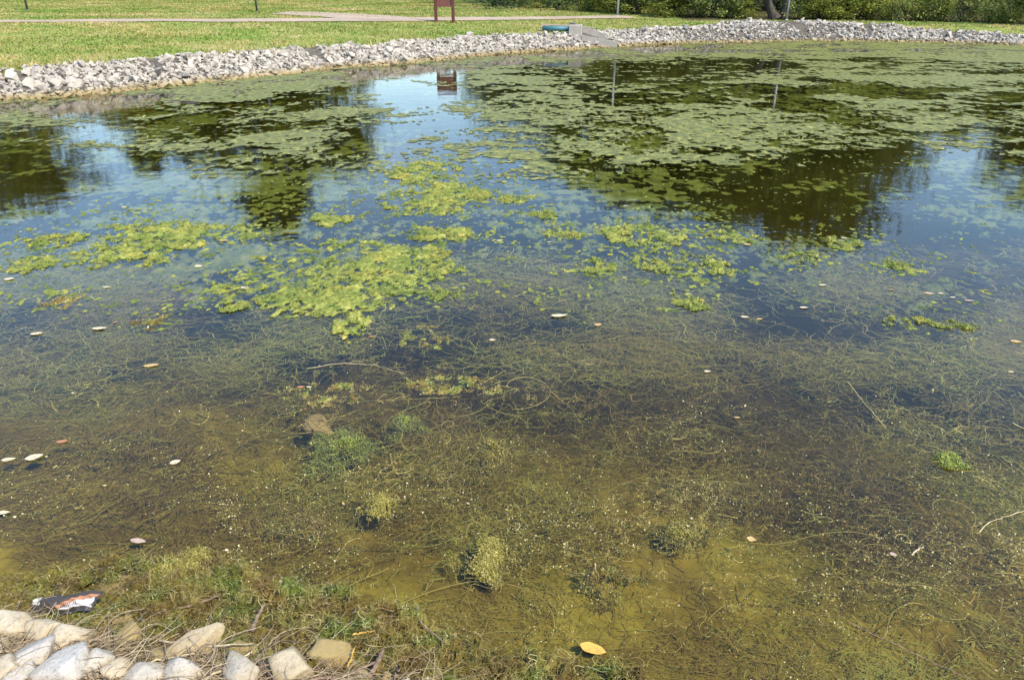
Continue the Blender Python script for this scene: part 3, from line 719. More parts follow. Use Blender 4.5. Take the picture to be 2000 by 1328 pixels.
# leaning trunk pair by the bank post
def lone_trunk(name, pts, r0, r1, label):
    P = np.array(pts, float); t = np.linspace(0, len(P) - 1, 14); C = np.stack([np.interp(t, np.arange(len(P)), P[:, k]) for k in range(3)], 1)
    C = C - C[0]
    R_ = np.linspace(r0, r1, 14); R_[0] *= 1.6; R_[1] *= 1.2
    V, Q, _ = tubes(C[None], R_[None], 10); V += 0.02 * fbm(V[:, 0] * 9, V[:, 2] * 6, 4, 3)[:, None] * np.array([1, 1, 0])
    t_ = empty(name, tuple(P[0]), label, 'tree', 'trees around the pond'); link('trunk', mesh('trunk', V, Q, [M['bark']], smooth=True), t_)
    r = np.random.default_rng(int(abs(P[0][0]) * 100)); top = C[-1]
    PP = []; tn_ = []
    for k in range(26):
        c = top + r.normal(size=3) * (1.5, 1.5, 1.1) + (0, 0, .6); n = 130
        PP.append(c + r.normal(size=(n, 3)) * .4); tn_.append(np.clip(r.uniform(.1, .7) + r.normal(size=n) * .15, 0, 1))
    PP = np.concatenate(PP); V, Q = leaves(PP, r.uniform(.1, .2, len(PP)), r, .6, .2)
    link('crown', mesh('crown', V, Q, [M['crown']], tint=np.repeat(np.concatenate(tn_), 4)), t_)
    for k in range(4):
        a = r.uniform(0, 6.28); c, q = limb(C[10], top + np.array([cos(a) * 1.6, sin(a) * 1.6, r.uniform(.4, 1.4)]), r1 * .8, .015, .15, r); v_, f_, _ = tubes(c[None], q[None], 6)
        link('limb', mesh('limb', v_, f_, [M['bark']], smooth=True), t_)
b0 = hit(1513, 39)
lone_trunk('tree', [b0, b0 + (-.45, .1, .8), b0 + (-1.0, .2, 2.2), b0 + (-1.3, .3, 4.2)], .26, .10, 'dark trunk leaning left at the top of the stone bank')
b1 = hit(1533, 38.5) + (0, .25, 0)
lone_trunk('tree', [b1, b1 + (.03, .1, 1.2), b1 + (.2, .2, 2.6), b1 + (.25, .3, 4.4)], .25, .12, 'upright dark trunk directly behind the silver bank post')
b2 = hit(1098, 16)
lone_trunk('tree', [b2, b2 + (0, .1, 1.2), b2 + (.15, .2, 2.8), b2 + (.1, .3, 5)], .22, .12, 'dark trunk in shade at the left end of the woods')
b3 = hit(1788, 36) + (0, .3, 0)
lone_trunk('tree', [b3, b3 + (.05, .1, 1.0), b3 + (.25, .2, 2.2), b3 + (.4, .3, 4)], .13, .07, 'slim twin-stemmed trunk among the pale shrubs at right')

def shrub_meshes(seed, n_clump, n_leaf, leaf, mat, H=2.0, R=1.3):
    r = np.random.default_rng(seed); st = []
    for k in range(9):
        a = r.uniform(0, 6.28); c, q = limb(np.array([r.normal() * .12, r.normal() * .12, -.1]), np.array([cos(a) * R * r.uniform(.3, .8), sin(a) * R * r.uniform(.3, .8), H * r.uniform(.5, .95)]), .03, .006, .12, r, 8)
        v_, f_, _ = tubes(c[None], q[None], 5); st.append((v_, f_, None))
    V, Q, _ = join(st); stems = mesh('stems', V, Q, [M['bark']], smooth=True)
    P = []; tn_ = []
    for k in range(n_clump):
        a = r.uniform(0, 6.28); z = r.uniform(.05, 1); rr = R * math.sqrt(r.uniform(.05, 1)) * (1.05 - .55 * z ** 2)
        c = np.array([cos(a) * rr, sin(a) * rr, z * H]); n = int(n_leaf * r.uniform(.6, 1.4))
        P.append(c + r.normal(size=(n, 3)) * R * r.uniform(.07, .16)); tn_.append(np.clip(r.uniform(.1, .8) + r.normal(size=n) * .16, 0, 1))
    P = np.concatenate(P); P[:, 2] = np.abs(P[:, 2]) + .02; V, Q = leaves(P, leaf * r.uniform(.6, 1.4, len(P)), r, .5, .25)
    return stems, mesh('foliage', V, Q, [mat], tint=np.repeat(np.concatenate(tn_), 4))
SB = [shrub_meshes(11, 55, 90, .11, M['shrub']), shrub_meshes(12, 55, 90, .12, M['shrub_yellow']), shrub_meshes(13, 60, 90, .11, M['crown']), shrub_meshes(14, 60, 90, .12, M['crown_dark']), shrub_meshes(15, 34, 80, .08, M['shrub'], 1.2, 1.2)]
shrubs = [  # u, base v, width px, height m, variant, label
 (1010,14,70,.9,4,'low pale shrub in the shade at the left end of the woods'),
 (1050,17,70,1.0,0,'small green shrub left of the shaded trunk'),
 (1138,22,90,1.3,0,'leafy green shrub right of the shaded trunk'),
 (1190,27,90,1.6,2,'dark green shrub behind the silver path post'),
 (1250,31,110,2.0,3,'deep green shrub right of the silver path post'),
 (1320,35,110,1.8,2,'dark rounded shrub above the upper stones'),
 (1395,37,120,2.2,0,'fine-leaved sunlit shrub left of the leaning trunk'),
 (1455,38,80,1.5,2,'olive shrub touching the leaning trunk'),
 (1575,38,80,1.9,0,'shrub with hanging pale leaves right of the bank post'),
 (1610,40,90,1.3,3,'dark low shrub right of the bank post'),
 (1660,40,90,1.7,2,'mid green shrub next to the bright yellow-green one'),
 (1700,40,110,2.2,1,'bright yellow-green shrub right of the bank post'),
 (1742,41,70,1.2,4,'feathery grey-green shrub below the slim trunk'),
 (1770,43,80,1.2,4,'pale grassy shrub left of the slim trunk'),
 (1815,42,80,1.6,1,'yellow-green shrub right of the slim trunk'),
 (1850,43,90,1.9,0,'tall pale green shrub among the right-hand bushes'),
 (1900,45,100,1.4,4,'straw-tinged low shrub among the right-hand bushes'),
 (1945,46,100,1.8,0,'broad green shrub near the right edge'),
 (1985,48,90,1.2,4,'grey-green low shrub at the right edge'),
 (2030,50,110,2.0,2,'green shrub cut by the right edge'),
]
for k, (u, v, wp, h_, var, lb) in enumerate(shrubs):
    p = hit(u, v); dist = p[1]; w_ = wp / F * dist * .93
    t_ = empty('shrub', (p[0], p[1] + w_ * .3, float(ground(p[0], p[1] + w_ * .3))), lb, 'shrub', 'shrubs along the edge of the woods')
    st, fo = SB[var]; Hs = 1.2 if var == 4 else 2.0
    t_.scale = (w_ / 2.3, w_ / 2.3, h_ / Hs); t_.rotation_euler = (0, 0, k * 1.7)
    link('stems', st, t_); link('foliage', fo, t_)
# understorey thicket behind them: a mass nobody could count
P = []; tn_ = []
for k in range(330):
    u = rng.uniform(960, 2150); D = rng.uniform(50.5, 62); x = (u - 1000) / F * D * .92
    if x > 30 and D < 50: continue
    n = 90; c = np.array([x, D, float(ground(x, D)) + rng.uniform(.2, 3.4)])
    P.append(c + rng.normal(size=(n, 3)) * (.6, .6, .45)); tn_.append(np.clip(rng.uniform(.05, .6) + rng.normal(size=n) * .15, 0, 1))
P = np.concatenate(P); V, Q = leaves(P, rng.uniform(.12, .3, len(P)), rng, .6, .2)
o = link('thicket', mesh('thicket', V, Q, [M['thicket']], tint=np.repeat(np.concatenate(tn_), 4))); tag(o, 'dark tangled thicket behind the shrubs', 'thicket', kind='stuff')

# ------------------------------------------------------------------ grass
def grass_patch(name, n, umin, umax, vmin, vmax, hgt, label, keep):
    # even over the ground: sample in world, keep what is lawn
    P = []
    xs_ = rng.uniform(-45, 40, n); ys_ = 16 + (rng.uniform(0, 1, n) ** 1.6) * 66
    d_ = sdist(xs_, ys_); m_ = keep(xs_, ys_, d_)
    xs_, ys_, d_ = xs_[m_], ys_[m_], d_[m_]
    u, v = project(np.column_stack([xs_, ys_, ground(xs_, ys_, d_)]))
    m_ = (u > umin) & (u < umax) & (v > vmin); xs_, ys_, d_ = xs_[m_], ys_[m_], d_[m_]
    k = len(xs_); z = ground(xs_, ys_, d_)
    tuft = fbm(xs_ * .7, ys_ * .7, 41, 3)
    h_ = hgt * rng.uniform(.5, 1.5, k) * (1 + .6 * tuft); w_ = rng.uniform(.012, .03, k) * (1 + ys_ / 40)
    a = rng.uniform(0, 2 * pi, k); lx = rng.normal(size=k) * h_ * .5; ly = rng.normal(size=k) * h_ * .5
    b0_ = np.column_stack([xs_ - np.cos(a) * w_, ys_ - np.sin(a) * w_, z - .01]); b1_ = np.column_stack([xs_ + np.cos(a) * w_, ys_ + np.sin(a) * w_, z - .01]); tp = np.column_stack([xs_ + lx, ys_ + ly, z + h_])
    V = np.stack([b0_, b1_, tp], 1).reshape(-1, 3); T = np.arange(3 * k).reshape(k, 3)
    tn = np.clip(.45 + .5 * fbm(xs_ * .3, ys_ * .3, 43, 3) + rng.normal(size=k) * .2, 0, 1)
    o = link(name, mesh(name, V, T, [M['grass']], tint=np.repeat(tn, 3))); tag(o, label, 'grass', kind='stuff'); return o
def near_path(x, y):
    best = np.full(x.shape, 1e9)
    for p in PATH[::2]: best = np.minimum(best, (x - p[0]) ** 2 + (y - p[1]) ** 2)
    return best < 1.0
def keep_lawn(x, y, d):
    return (d > bank_width(x, y) - .1) & ~near_path(x, y) & ~((d > 5.4) & (x > 9.5)) & ~((np.abs(x - OUT[0] - .3) < 1.5) & (np.abs(y - OUT[1]) < .6))
grass_patch('grass', 520000, -80, 2080, -30, 200, .045, 'short sunlit grass blades of the lawn', keep_lawn)
def keep_edge(x, y, d):
    bw = bank_width(x, y); f = fbm(x * 1.1, y * 1.1, 51, 3)
    return (d > bw - .25) & (d < bw + .5) & (f > .0) & (x < 30)
grass_patch('long_grass', 200000, -80, 2080, -30, 220, .12, 'longer grass tufts along the top of the stones', keep_edge)
# ================================================================== the pond's surface and what grows in it
def idw(ctrl, u, v, su=170., sv=42.):
    C = np.array(ctrl, float); num = np.zeros(u.shape); den = np.full(u.shape, 1e-6)
    for a, b, c in C:
        w_ = 1 / (((u - a) / su) ** 2 + ((v - b) / sv) ** 2 + .05) ** 2; num += w_ * c; den += w_
    return num / den
def mask_sheet(name, xr, yr, step, fun, zfun, mat, tintf=None, smooth=True):
    """keep the grid cells where fun > 0 and pull the border vertices onto the contour"""
    xs_ = np.arange(xr[0], xr[1], step[0]); ys_ = np.arange(yr[0], yr[1], step[1])
    X, Y = np.meshgrid(xs_, ys_); f = fun(X, Y)
    g_y, g_x = np.gradient(f, step[1], step[0])
    fc = (f[:-1, :-1] + f[1:, :-1] + f[:-1, 1:] + f[1:, 1:]) / 4; keep = fc > 0
    # vertices beside a dropped cell
    tot = np.zeros(f.shape); 
    tot[:-1, :-1] += keep; tot[1:, :-1] += keep; tot[:-1, 1:] += keep; tot[1:, 1:] += keep
    edge = (tot > 0) & (tot < 4)
    m2 = g_x ** 2 + g_y ** 2 + 1e-6
    dx = np.clip(-f * g_x / m2, -.6 * step[0], .6 * step[0]); dy = np.clip(-f * g_y / m2, -.6 * step[1], .6 * step[1])
    X = np.where(edge, X + dx, X); Y = np.where(edge, Y + dy, Y)
    fz = np.where(edge, 0, f)
    V = np.stack([X, Y, zfun(X, Y, fz)], -1).reshape(-1, 3)
    idx = np.arange(f.size).reshape(f.shape)
    Q = np.stack([idx[:-1, :-1], idx[:-1, 1:], idx[1:, 1:], idx[1:, :-1]], -1)[keep]
    if len(Q) == 0: return None, None
    un, inv = np.unique(Q, return_inverse=True)
    t = None if tintf is None else tintf(V[un], fz.reshape(-1)[un])
    return mesh(name, V[un], inv.reshape(-1, 4), [mat], tint=t, smooth=smooth), V[un]

film_ctrl = [(1000,108,.1),(1200,103,.25),(1500,92,.5),(1800,98,.6),(1990,108,.6),(950,130,.3),(1100,150,.15),(1300,150,.05),(1500,140,-.05),(1700,130,.2),(1900,150,.2),
 (950,200,.4),(1100,200,.45),(1300,200,.15),(1500,190,.0),(1700,200,.05),(1900,200,.2),(1000,240,.4),(1200,240,.45),(1400,250,.35),(1600,240,.4),(1800,250,.2),(1950,230,-.1),
 (950,290,-.15),(1100,310,.0),(1250,300,.2),(1400,290,.0),(1500,280,-.25),(1650,270,.0),(1800,320,-.25),(1950,320,-.25),(1100,350,-.05),(1300,340,-.35),(1500,340,-.5),(1600,330,-.5),(1750,370,-.6),(1900,360,-.3),
 (1100,420,-.6),(1300,420,-.6),(1500,430,-.8),(1700,430,-.8),(1900,420,-.6),(760,150,-.7),(830,180,-.75),(800,230,-.55),(800,280,-.45),(860,330,-.35),(900,160,-.1),
 (20,222,.3),(100,240,.1),(170,215,-.5),(60,300,-.6),(60,360,-.5),(180,280,-.8),(180,330,-.45),(300,190,.25),(450,170,.25),(600,160,.3),(300,240,-.15),(450,240,-.2),(600,220,.12),(680,185,.05),
 (350,270,0),(500,290,-.05),(650,300,-.05),(400,330,-.35),(550,340,0),(700,340,-.1),(300,370,-.2),(450,390,-.3),(600,400,-.4),(200,400,.0),(50,400,-.1),
 (100,470,-.9),(500,470,-.9),(900,450,-.9),(1300,500,-1),(1800,500,-1),(500,700,-1.5),(1500,700,-1.5),(0,185,.3),(400,150,.3),(700,125,.2)]
def film_f(X, Y):
    u, v = project(np.stack([X, Y, 0 * X], -1)); b = idw(film_ctrl, u, v)
    wx = X + .5 * fbm(X * .8, Y * .8, 61, 2); wy = Y + .8 * fbm(X * .5, Y * .5, 62, 2)
    n = .40 * fbm(wx * .45, wy * .45, 63, 4, .55) + .62 * fbm(wx * .9, wy * 1.5, 64, 5, .6) + .46 * fbm(X * 6.5, Y * 5.5, 65, 3, .65) + .40 * fbm(X * 24, Y * 17, 68, 2, .6)
    d = sdist(X, Y)
    return b * .55 + n * 1.25 - .10 - .9 * sstep(12.0, 8.8, Y) - sstep(-.25, 0.0, d) * 2
FM = []
def film(name, xr, yr, st, label, seed):
    me, V = mask_sheet(name, xr, yr, st, film_f, lambda X, Y, f: .002 + .002 * seed + .006 * np.clip(f, 0, .6) * (1 + fbm(X * 9, Y * 9, 66, 2)), M['algae_wet'])
    o = link(name, me); tag(o, label, 'algae', kind='stuff'); FM.append(V); return o
film('algae_film', (-17, 34), (16.9, 41), (.055, .10), 'grey-green algae film spread over the far water', 1)
film('algae_film', (-13, 14), (8.6, 17.0), (.03, .042), 'broken patches of grey-green algae film in the middle of the pond', 2)
FV = np.concatenate(FM)

# film just under the surface
sub_ctrl = [(200,200,.0),(800,200,-.3),(1500,200,.2),(100,330,-.2),(400,330,.15),(800,330,-.1),(1200,330,.2),(1700,330,-.3),(1900,380,0),(60,440,.15),(300,420,.1),(600,430,-.1),(900,430,-.1),(1150,420,.1),(1450,470,-.2),(1800,450,-.3),
  (100,500,.25),(400,500,.3),(700,520,.3),(1000,520,-.1),(1250,520,.15),(1500,540,.0),(1850,540,-.2),(100,600,-.1),(400,600,.0),(700,620,-.05),(1000,600,-.15),(1400,600,.05),(1800,620,.1),(300,720,-.1),(600,720,.0),(900,700,.05),(1300,700,.0),(1700,730,.15),
  (200,850,-.25),(600,860,-.1),(1000,860,-.2),(1500,850,.0),(1850,850,.1),(300,1000,-.6),(900,1000,-.5),(1500,1000,-.3),(1900,1000,-.3),(500,1200,-.9),(1300,1200,-.8),(1800,1200,-.7)]
def sub_f(X, Y):
    u, v = project(np.stack([X, Y, 0 * X], -1)); b = idw(sub_ctrl, u, v, 190, 70)
    n = .4 * fbm(X * .9, Y * .7, 73, 4, .58) + .45 * fbm(X * 4, Y * 3, 74, 4, .65) + .75 * fbm(X * 15, Y * 12, 75, 4, .7)
    return b * .8 + n * 1.1 - .06 - sstep(6.4, 5.0, Y) * .8 - sstep(-.5, -.1, sdist(X, Y)) * 2
me, _ = mask_sheet('sunken_algae', (-8, 9.5), (4.6, 9.2), (.021, .021), sub_f, lambda X, Y, f: -.085 + .07 * np.clip(f, 0, .8) + .02 * fbm(X * 12, Y * 12, 76, 3), M['algae_sub'])
o = link('sunken_algae', me); tag(o, 'green algae hanging just under the surface in mid pond', 'algae', kind='stuff')
me, _ = mask_sheet('sunken_algae', (-15, 24), (9.2, 22), (.045, .06), sub_f, lambda X, Y, f: -.05 + .03 * np.clip(f, 0, .8), M['algae_sub'])
o = link('sunken_algae', me); tag(o, 'dull green algae just under the surface farther out', 'algae', kind='stuff')

# floating mats, each a lumpy raft with frayed leaflets
def px_box(u, v, w_, h_, z=0):
    a = at_z(u - w_ / 2, v, z); b = at_z(u + w_ / 2, v, z); c = at_z(u, v - h_ / 2, z); d = at_z(u, v + h_ / 2, z)
    ctr = (c + d) / 2; return ctr, (b[0] - a[0]) / 2, (c[1] - d[1]) / 2
def alg_mat(u, v, w_, h_, mat, label, seed, fill=.15, thick=.02, grain=1.0, z0=.003, group='bright algae mats', name='algae_mat', leafd=900):
    ctr, rx, ry = px_box(u, v, w_, h_); st = max(.008, min(.018, rx / 60)); r = np.random.default_rng(seed)
    k = 1 / max(.12, min(rx, ry) * .75)
    def f(X, Y):
        q = np.hypot(X / (rx * 1.08), Y / (ry * 1.08)); n = fbm(X * k + seed * 3.1, Y * k * .8 + seed, seed, 4, .6); n2 = fbm(X * 13 * grain + seed, Y * 10 * grain, seed + 9, 4, .65)
        n3 = fbm(X * 30 * grain + seed, Y * 24 * grain, seed + 19, 3, .65)
        return fill + .42 * (1 - q ** 2) + 1.1 * n + 1.5 * n2 + 1.1 * n3 - .42 - 1.6 * sstep(.85, 1.3, q)
    def zf(X, Y, ff): return z0 + thick * np.sqrt(np.clip(ff, 0, 1)) * (.75 + .8 * fbm(X * 22, Y * 22, seed + 2, 3)) 
    def tf(V, ff): return np.clip(.42 + .45 * fbm(V[:, 0] * 9, V[:, 1] * 9, seed + 4, 3) + .35 * fbm(V[:, 0] * 34, V[:, 1] * 34, seed + 5, 2) + .25 * (V[:, 2] - z0) / thick - .1, 0, 1)
    xr = rx * 1.35; yr = ry * 1.35
    me, V = mask_sheet('mat', (-xr, xr), (-yr, yr), (st, st), f, zf, mat, tf, smooth=False)
    if me is None: return None
    e_ = empty(name, tuple(ctr), label, 'algae', group); link('mat', me, e_)['kind'] = 'stuff'
    area = len(V) * st * st; n = int(min(9000, 400 + area * leafd * 3))
    P = V[r.integers(0, len(V), n)] + r.normal(size=(n, 3)) * (st, st, .002) + (0, 0, .004)
    lv, lq = leaves(P, r.uniform(.007, .019, n) * max(1, np.linalg.norm(ctr) / 7), r, .5, .5)
    link('leaflets', mesh('leaflets', lv, lq, [mat], tint=np.repeat(np.clip(r.normal(.55, .25, n), 0, 1), 4)), e_)['kind'] = 'stuff'
    return e_
AB, AG, AD = M['algae_bright'], M['algae_green'], M['algae_dry']
mats = [
 (650,540,440,145,AB,'largest bright yellow-green algae mat left of the pond centre',-.06),
 (600,590,150,60,AB,'lower lobe of bright algae under the left part of the largest mat',.02),
 (780,530,230,70,AB,'right lobe of bright algae joining the largest mat',.05),
 (686,635,72,46,AB,'small bright algae clump just below the largest mat',.45),
 (340,462,330,60,AB,'long yellow-green algae streak left of the largest mat',.12),
 (240,498,240,50,AB,'thin broken algae mat below the long left streak',.0),
 (60,518,80,34,AB,'small yellow algae mat nearest the left edge',.2),
 (855,388,220,60,AB,'ragged yellow-green raft below the sky gap',.15),
 (862,458,125,26,AB,'narrow algae raft above the right end of the largest mat',.45),
 (830,340,160,44,AB,'dull green raft under the mirrored sky gap',-.05),
 (1260,462,150,48,AB,'upper raft of the pale pair right of centre',.15),
 (1320,512,170,54,AB,'lower raft of the pale pair right of centre',.1),
 (1164,520,76,26,AB,'small oval raft left of the pale pair',.4),
 (1430,464,100,26,AB,'flat raft at the foot of the tallest mirrored tree',.25),
 (1348,588,70,36,AB,'small bright raft alone below the pale pair',.1),
 (1648,476,80,28,AB,'small raft on open blue water right of the mirrored tree',.1),
 (1568,506,80,24,AB,'thin raft below the one on open blue water',.05),
 (1782,636,110,34,AB,'slanting yellow-green raft on the right',-.05),
 (644,430,80,26,AB,'small raft beside the tip of the tallest left mirrored tree',.25),
 (1000,388,64,16,AB,'tiny raft right of the ragged raft',.2),
 (1060,420,48,16,AB,'tiny yellow raft midway between the two raft groups',.2),
 (1100,456,86,18,AB,'low raft left of the pale pair',.0),
 (845,492,72,34,AB,'small raft above the right lobe of the largest mat',.25),
 (850,576,80,22,AB,'curved algae tail at the lower right of the largest mat',.2),
 (455,598,50,24,AB,'small yellow raft left of the largest mat',.1),
 (1880,636,70,22,AB,'thin raft right of the slanting raft',-.1),
 (1760,516,64,20,AB,'small dull raft on blue water at right',-.05),
 (1400,524,60,32,AB,'green raft at the right end of the pale pair',.3),
 (930,380,50,22,AB,'round raft at the right end of the ragged raft',.4),
 (120,470,130,26,AB,'pale streak of algae at the left above the small yellow mat',-.05),
 (1862,903,66,30,AG,'fresh green algae clump alone near the right edge',.3),
 (880,752,240,36,AD,'tan-green drift of algae below the pond centre',.05),
 (650,768,190,48,AD,'thin olive drift left of the tan-green drift',-.12),
 (830,660,110,50,AD,'fuzzy olive patch right of the small clump under the largest mat',-.05),
 (300,630,90,30,AD,'small olive drift near the left edge below mid pond',-.05),
 (110,590,120,34,AD,'brownish drift at the left under the small yellow mat',-.1),
]
for k, (u, v, w_, h_, mt, lb, fl) in enumerate(mats): alg_mat(u, v, w_, h_, mt, lb, 500 + k * 7, fl, thick=.014 if mt is AD else .022, z0=-.004 if mt is AD else .002)

mc = [(u_, v_, max(w_, 60), max(h_, 24)) for u_, v_, w_, h_, *_ in mats]
def frag_f(X, Y):
    u, v = project(np.stack([X, Y, 0 * X], -1)); b = np.full(X.shape, -.62)
    for a, c, w_, h_ in mc: b = np.maximum(b, -.62 + .50 * np.exp(-((u - a) / (w_ * .8 + 30)) ** 2 - ((v - c) / (h_ * .8 + 16)) ** 2))
    return b + .55 * fbm(X * 4, Y * 4, 151, 3, .6) + 1.25 * fbm(X * 26, Y * 21, 152, 3, .65) - .12 - .3 * sstep(5.8, 5.0, Y)
me, _ = mask_sheet('algae_fragments', (-6, 6.5), (4.4, 12), (.012, .015), frag_f, lambda X, Y, f: .001 + .012 * np.sqrt(np.clip(f, 0, 1)), M['algae_bright'], lambda V, f: np.clip(.35 + .5 * fbm(V[:, 0] * 8, V[:, 1] * 8, 153, 3) + .3 * fbm(V[:, 0] * 40, V[:, 1] * 40, 154, 2), 0, 1), smooth=False)
o = link('algae_fragments', me); tag(o, 'scattered yellow-green crumbs of algae around the floating mats', 'algae', kind='stuff')

# ------------------------------------------------------------------ strands of weed
def walk(P0, L, n, curl, r, heading=None, zf=None):
    S = len(P0); a0 = r.uniform(0, 2 * pi, S) if heading is None else heading
    k0 = r.normal(size=S) * curl; k1 = r.normal(size=S) * curl * 1.2; t = np.linspace(0, 1, n)
    ang = a0[:, None] + k0[:, None] * t[None] + k1[:, None] * np.sin(t[None] * pi * r.uniform(.6, 2, S)[:, None]) + np.cumsum(r.normal(size=(S, n)) * .09, 1)
    ds = (L / (n - 1))[:, None]
    x = P0[:, 0:1] + np.cumsum(np.cos(ang) * ds, 1); y = P0[:, 1:2] + np.cumsum(np.sin(ang) * ds, 1)
    z = np.broadcast_to(P0[:, 2:3], x.shape).copy()
    if zf is not None: z = zf(x, y, z, t)
    return np.stack([x, y, z], -1)
def px_points(n, ur, vr, r, z=0.0, dens=None):
    u = r.uniform(*ur, n); v = r.uniform(*vr, n)
    if dens is not None:
        k = r.uniform(0, 1, n) < dens(u, v); u, v = u[k], v[k]
    d = FW[None] + RT[None] * ((u - 1000) / F)[:, None] + UP[None] * ((664 - v) / F)[:, None]
    t = (z - CAM_H) / d[:, 2]; return np.column_stack([d[:, 0] * t, d[:, 1] * t, np.full(len(u), z)])
def rdist(P): return np.sqrt(P[:, 0] ** 2 + P[:, 1] ** 2 + CAM_H ** 2)
r = np.random.default_rng(77)
def flow(P, r, spread):      # weed drawn out by the drift: along the shore on the left, slanting on the right
    base = np.interp(P[:, 0], [-3, 0, 2, 5], [0.05, 0.0, -.45, -.7]); return base + r.normal(size=len(P)) * spread + pi * r.integers(0, 2, len(P))
def clamp_bed(x, y, z, top): 
    b = ground(x, y); return np.clip(z, b + .012, top)
# 1. deep brown and green stems
def weed_den(u, v):
    x, y = (u - 1000) / 260., v / 170.
    return np.clip(.55 + 1.3 * fbm(x, y, 83, 3), .06, 1) * (.12 + .88 * sstep(580, 930, v)) * (1 - .62 * sstep(930, 1120, v))
P = px_points(14500, (-480, 2480), (540, 1400), r, 0, weed_den)
P[:, 2] = -r.uniform(.015, .20, len(P)) * np.interp(rdist(P), [3.3, 4.4, 6], [1, 2.2, 4.2])
L = r.uniform(.15, .55, len(P)) * (rdist(P) / 4) ** .6
C = walk(P, L, 12, 1.9, r, flow(P, r, .8), lambda x, y, z, t: clamp_bed(x, y, z + .05 * np.sin(t[None] * 5 + z * 90), -.008))
pt = np.clip(.38 + .38 * fbm(P[:, 0] * .9, P[:, 1] * .9, 81, 3) + r.normal(size=len(P)) * .14, 0, .86)
Rr = (r.uniform(.0009, .0021, len(P)) * (rdist(P) / 3.4))[:, None] * np.linspace(1, .6, 12)[None]
ok = sdist(C[:, :, 0], C[:, :, 1]).max(1) < -.12; C, Rr, pt = C[ok], Rr[ok], pt[ok]
V, Q, t_ = tubes(C, Rr, 3, pt); o = link('submerged_weed', mesh('submerged_weed', V, Q, [M['weed']], tint=t_, smooth=True)); tag(o, 'brown and olive weed stems tangled under the water', 'pond weed', kind='stuff')
# 2. feathery tufts on them
NT, NF = 7800, 11
cen = px_points(NT * 3, (-480, 2480), (560, 1400), r, 0, weed_den)[:NT]; NT = len(cen)
cen[:, 2] = -r.uniform(.006, .2, NT) * np.interp(rdist(cen), [3.3, 4.4, 6], [1, 2.2, 4])
g_ = fbm(cen[:, 0] * 1.1, cen[:, 1] * .9, 84, 3); ct = np.clip(.40 + .7 * g_ - .10 * sstep(3.6, 2.6, cen[:, 1]) + .18 * sstep(4.0, 5.5, cen[:, 1]) + r.normal(size=NT) * .06, .05, .9)
P = np.repeat(cen, NF, 0); P = P + r.normal(size=P.shape) * np.array([.06, .05, .02]) * (rdist(P) / 4)[:, None]
Lf = r.uniform(.04, .16, len(P)) * (rdist(P) / 4) ** .8
C2 = walk(P, Lf, 4, 1.1, r, flow(P, r, .55), lambda x, y, z, t: clamp_bed(x, y, z + .03 * t[None] * r.normal(size=(len(x), 1)), -.004))
tt2 = np.clip(np.repeat(ct, NF) + r.normal(size=len(P)) * .10, 0, .92)
ok = sdist(C2[:, 0, 0], C2[:, 0, 1]) < -.15; C2, tt2, P = C2[ok], tt2[ok], P[ok]
V, Q, t_ = ribbons(C2, (np.clip(r.lognormal(math.log(.0013), .55, len(P)), .0004, .005) * rdist(P) / 3.8)[:, None] * np.linspace(1, .4, 4)[None], tt2)
o = link('feathery_weed', mesh('feathery_weed', V, Q, [M['weed']], tint=t_)); tag(o, 'fine feathery weed fronds under the water', 'pond weed', kind='stuff')
# 2b. soft grey-green growth close under the surface farther out
cen = px_points(11500, (-420, 2420), (470, 740), r, 0, lambda u, v: np.clip(.35 + 1.1 * fbm(u / 210., v / 90., 87, 4), .02, 1) * sstep(460, 540, v) * (1 - .6 * sstep(660, 740, v))); NT2 = len(cen)
cen[:, 2] = -r.uniform(.008, .09, NT2); P = np.repeat(cen, 9, 0); P = P + r.normal(size=P.shape) * np.array([.07, .05, .012]) * (rdist(P) / 4)[:, None]; P[:, 2] = np.minimum(P[:, 2], -.004)
C3 = walk(P, r.uniform(.06, .22, len(P)) * (rdist(P) / 5), 5, .8, r, flow(P, r, .5), None)
V, Q, t_ = ribbons(C3, (np.clip(r.lognormal(math.log(.0010), .6, len(P)), .0003, .004) * rdist(P) / 3.8)[:, None] * np.linspace(1, .4, 5)[None], np.clip(np.repeat(.62 + .25 * fbm(cen[:, 0], cen[:, 1], 88, 2), 9) + r.normal(size=len(P)) * .1, 0, .95))
o = link('feathery_weed', mesh('feathery_weed', V, Q, [M['weed']], tint=t_)); tag(o, 'soft grey-green weed close under the surface in mid pond', 'pond weed', kind='stuff')
# 3. pale stems at the surface, many curled into loops
knots = [(1330,1010,190,70),(1480,930,200,60),(1000,900,170,50),(1620,980,220,80),(870,760,190,40),(300,890,180,45),(1760,790,200,60),(1680,1130,200,60),(540,800,160,40),(1130,1000,160,50),(430,960,150,40),(1350,820,200,50),
 (1880,930,150,60),(700,700,180,35),(1100,700,200,40),(200,740,180,40),(1900,1080,150,70),(820,930,150,50),(620,1060,130,40),(1450,700,160,40),(1850,660,150,35),(420,1130,160,40)]
def knot_den(u, v):
    k = np.zeros(u.shape)
    for a, b_, w_, h_ in knots: k = np.maximum(k, np.exp(-((u - a) / w_) ** 2 - ((v - b_) / h_) ** 2))
    return np.clip(.10 + .9 * k + .4 * fbm(u / 120., v / 70., 85, 3), .03, 1) * (.35 + .65 * sstep(680, 860, v))
P = px_points(8600, (-420, 2420), (560, 1390), r, -.004, knot_den); P[:, 2] = -r.uniform(.001, .035, len(P)) * np.interp(rdist(P), [3.6, 5.5], [1, 3.2])
L = r.lognormal(math.log(.24), .55, len(P)) * (rdist(P) / 4) ** .6
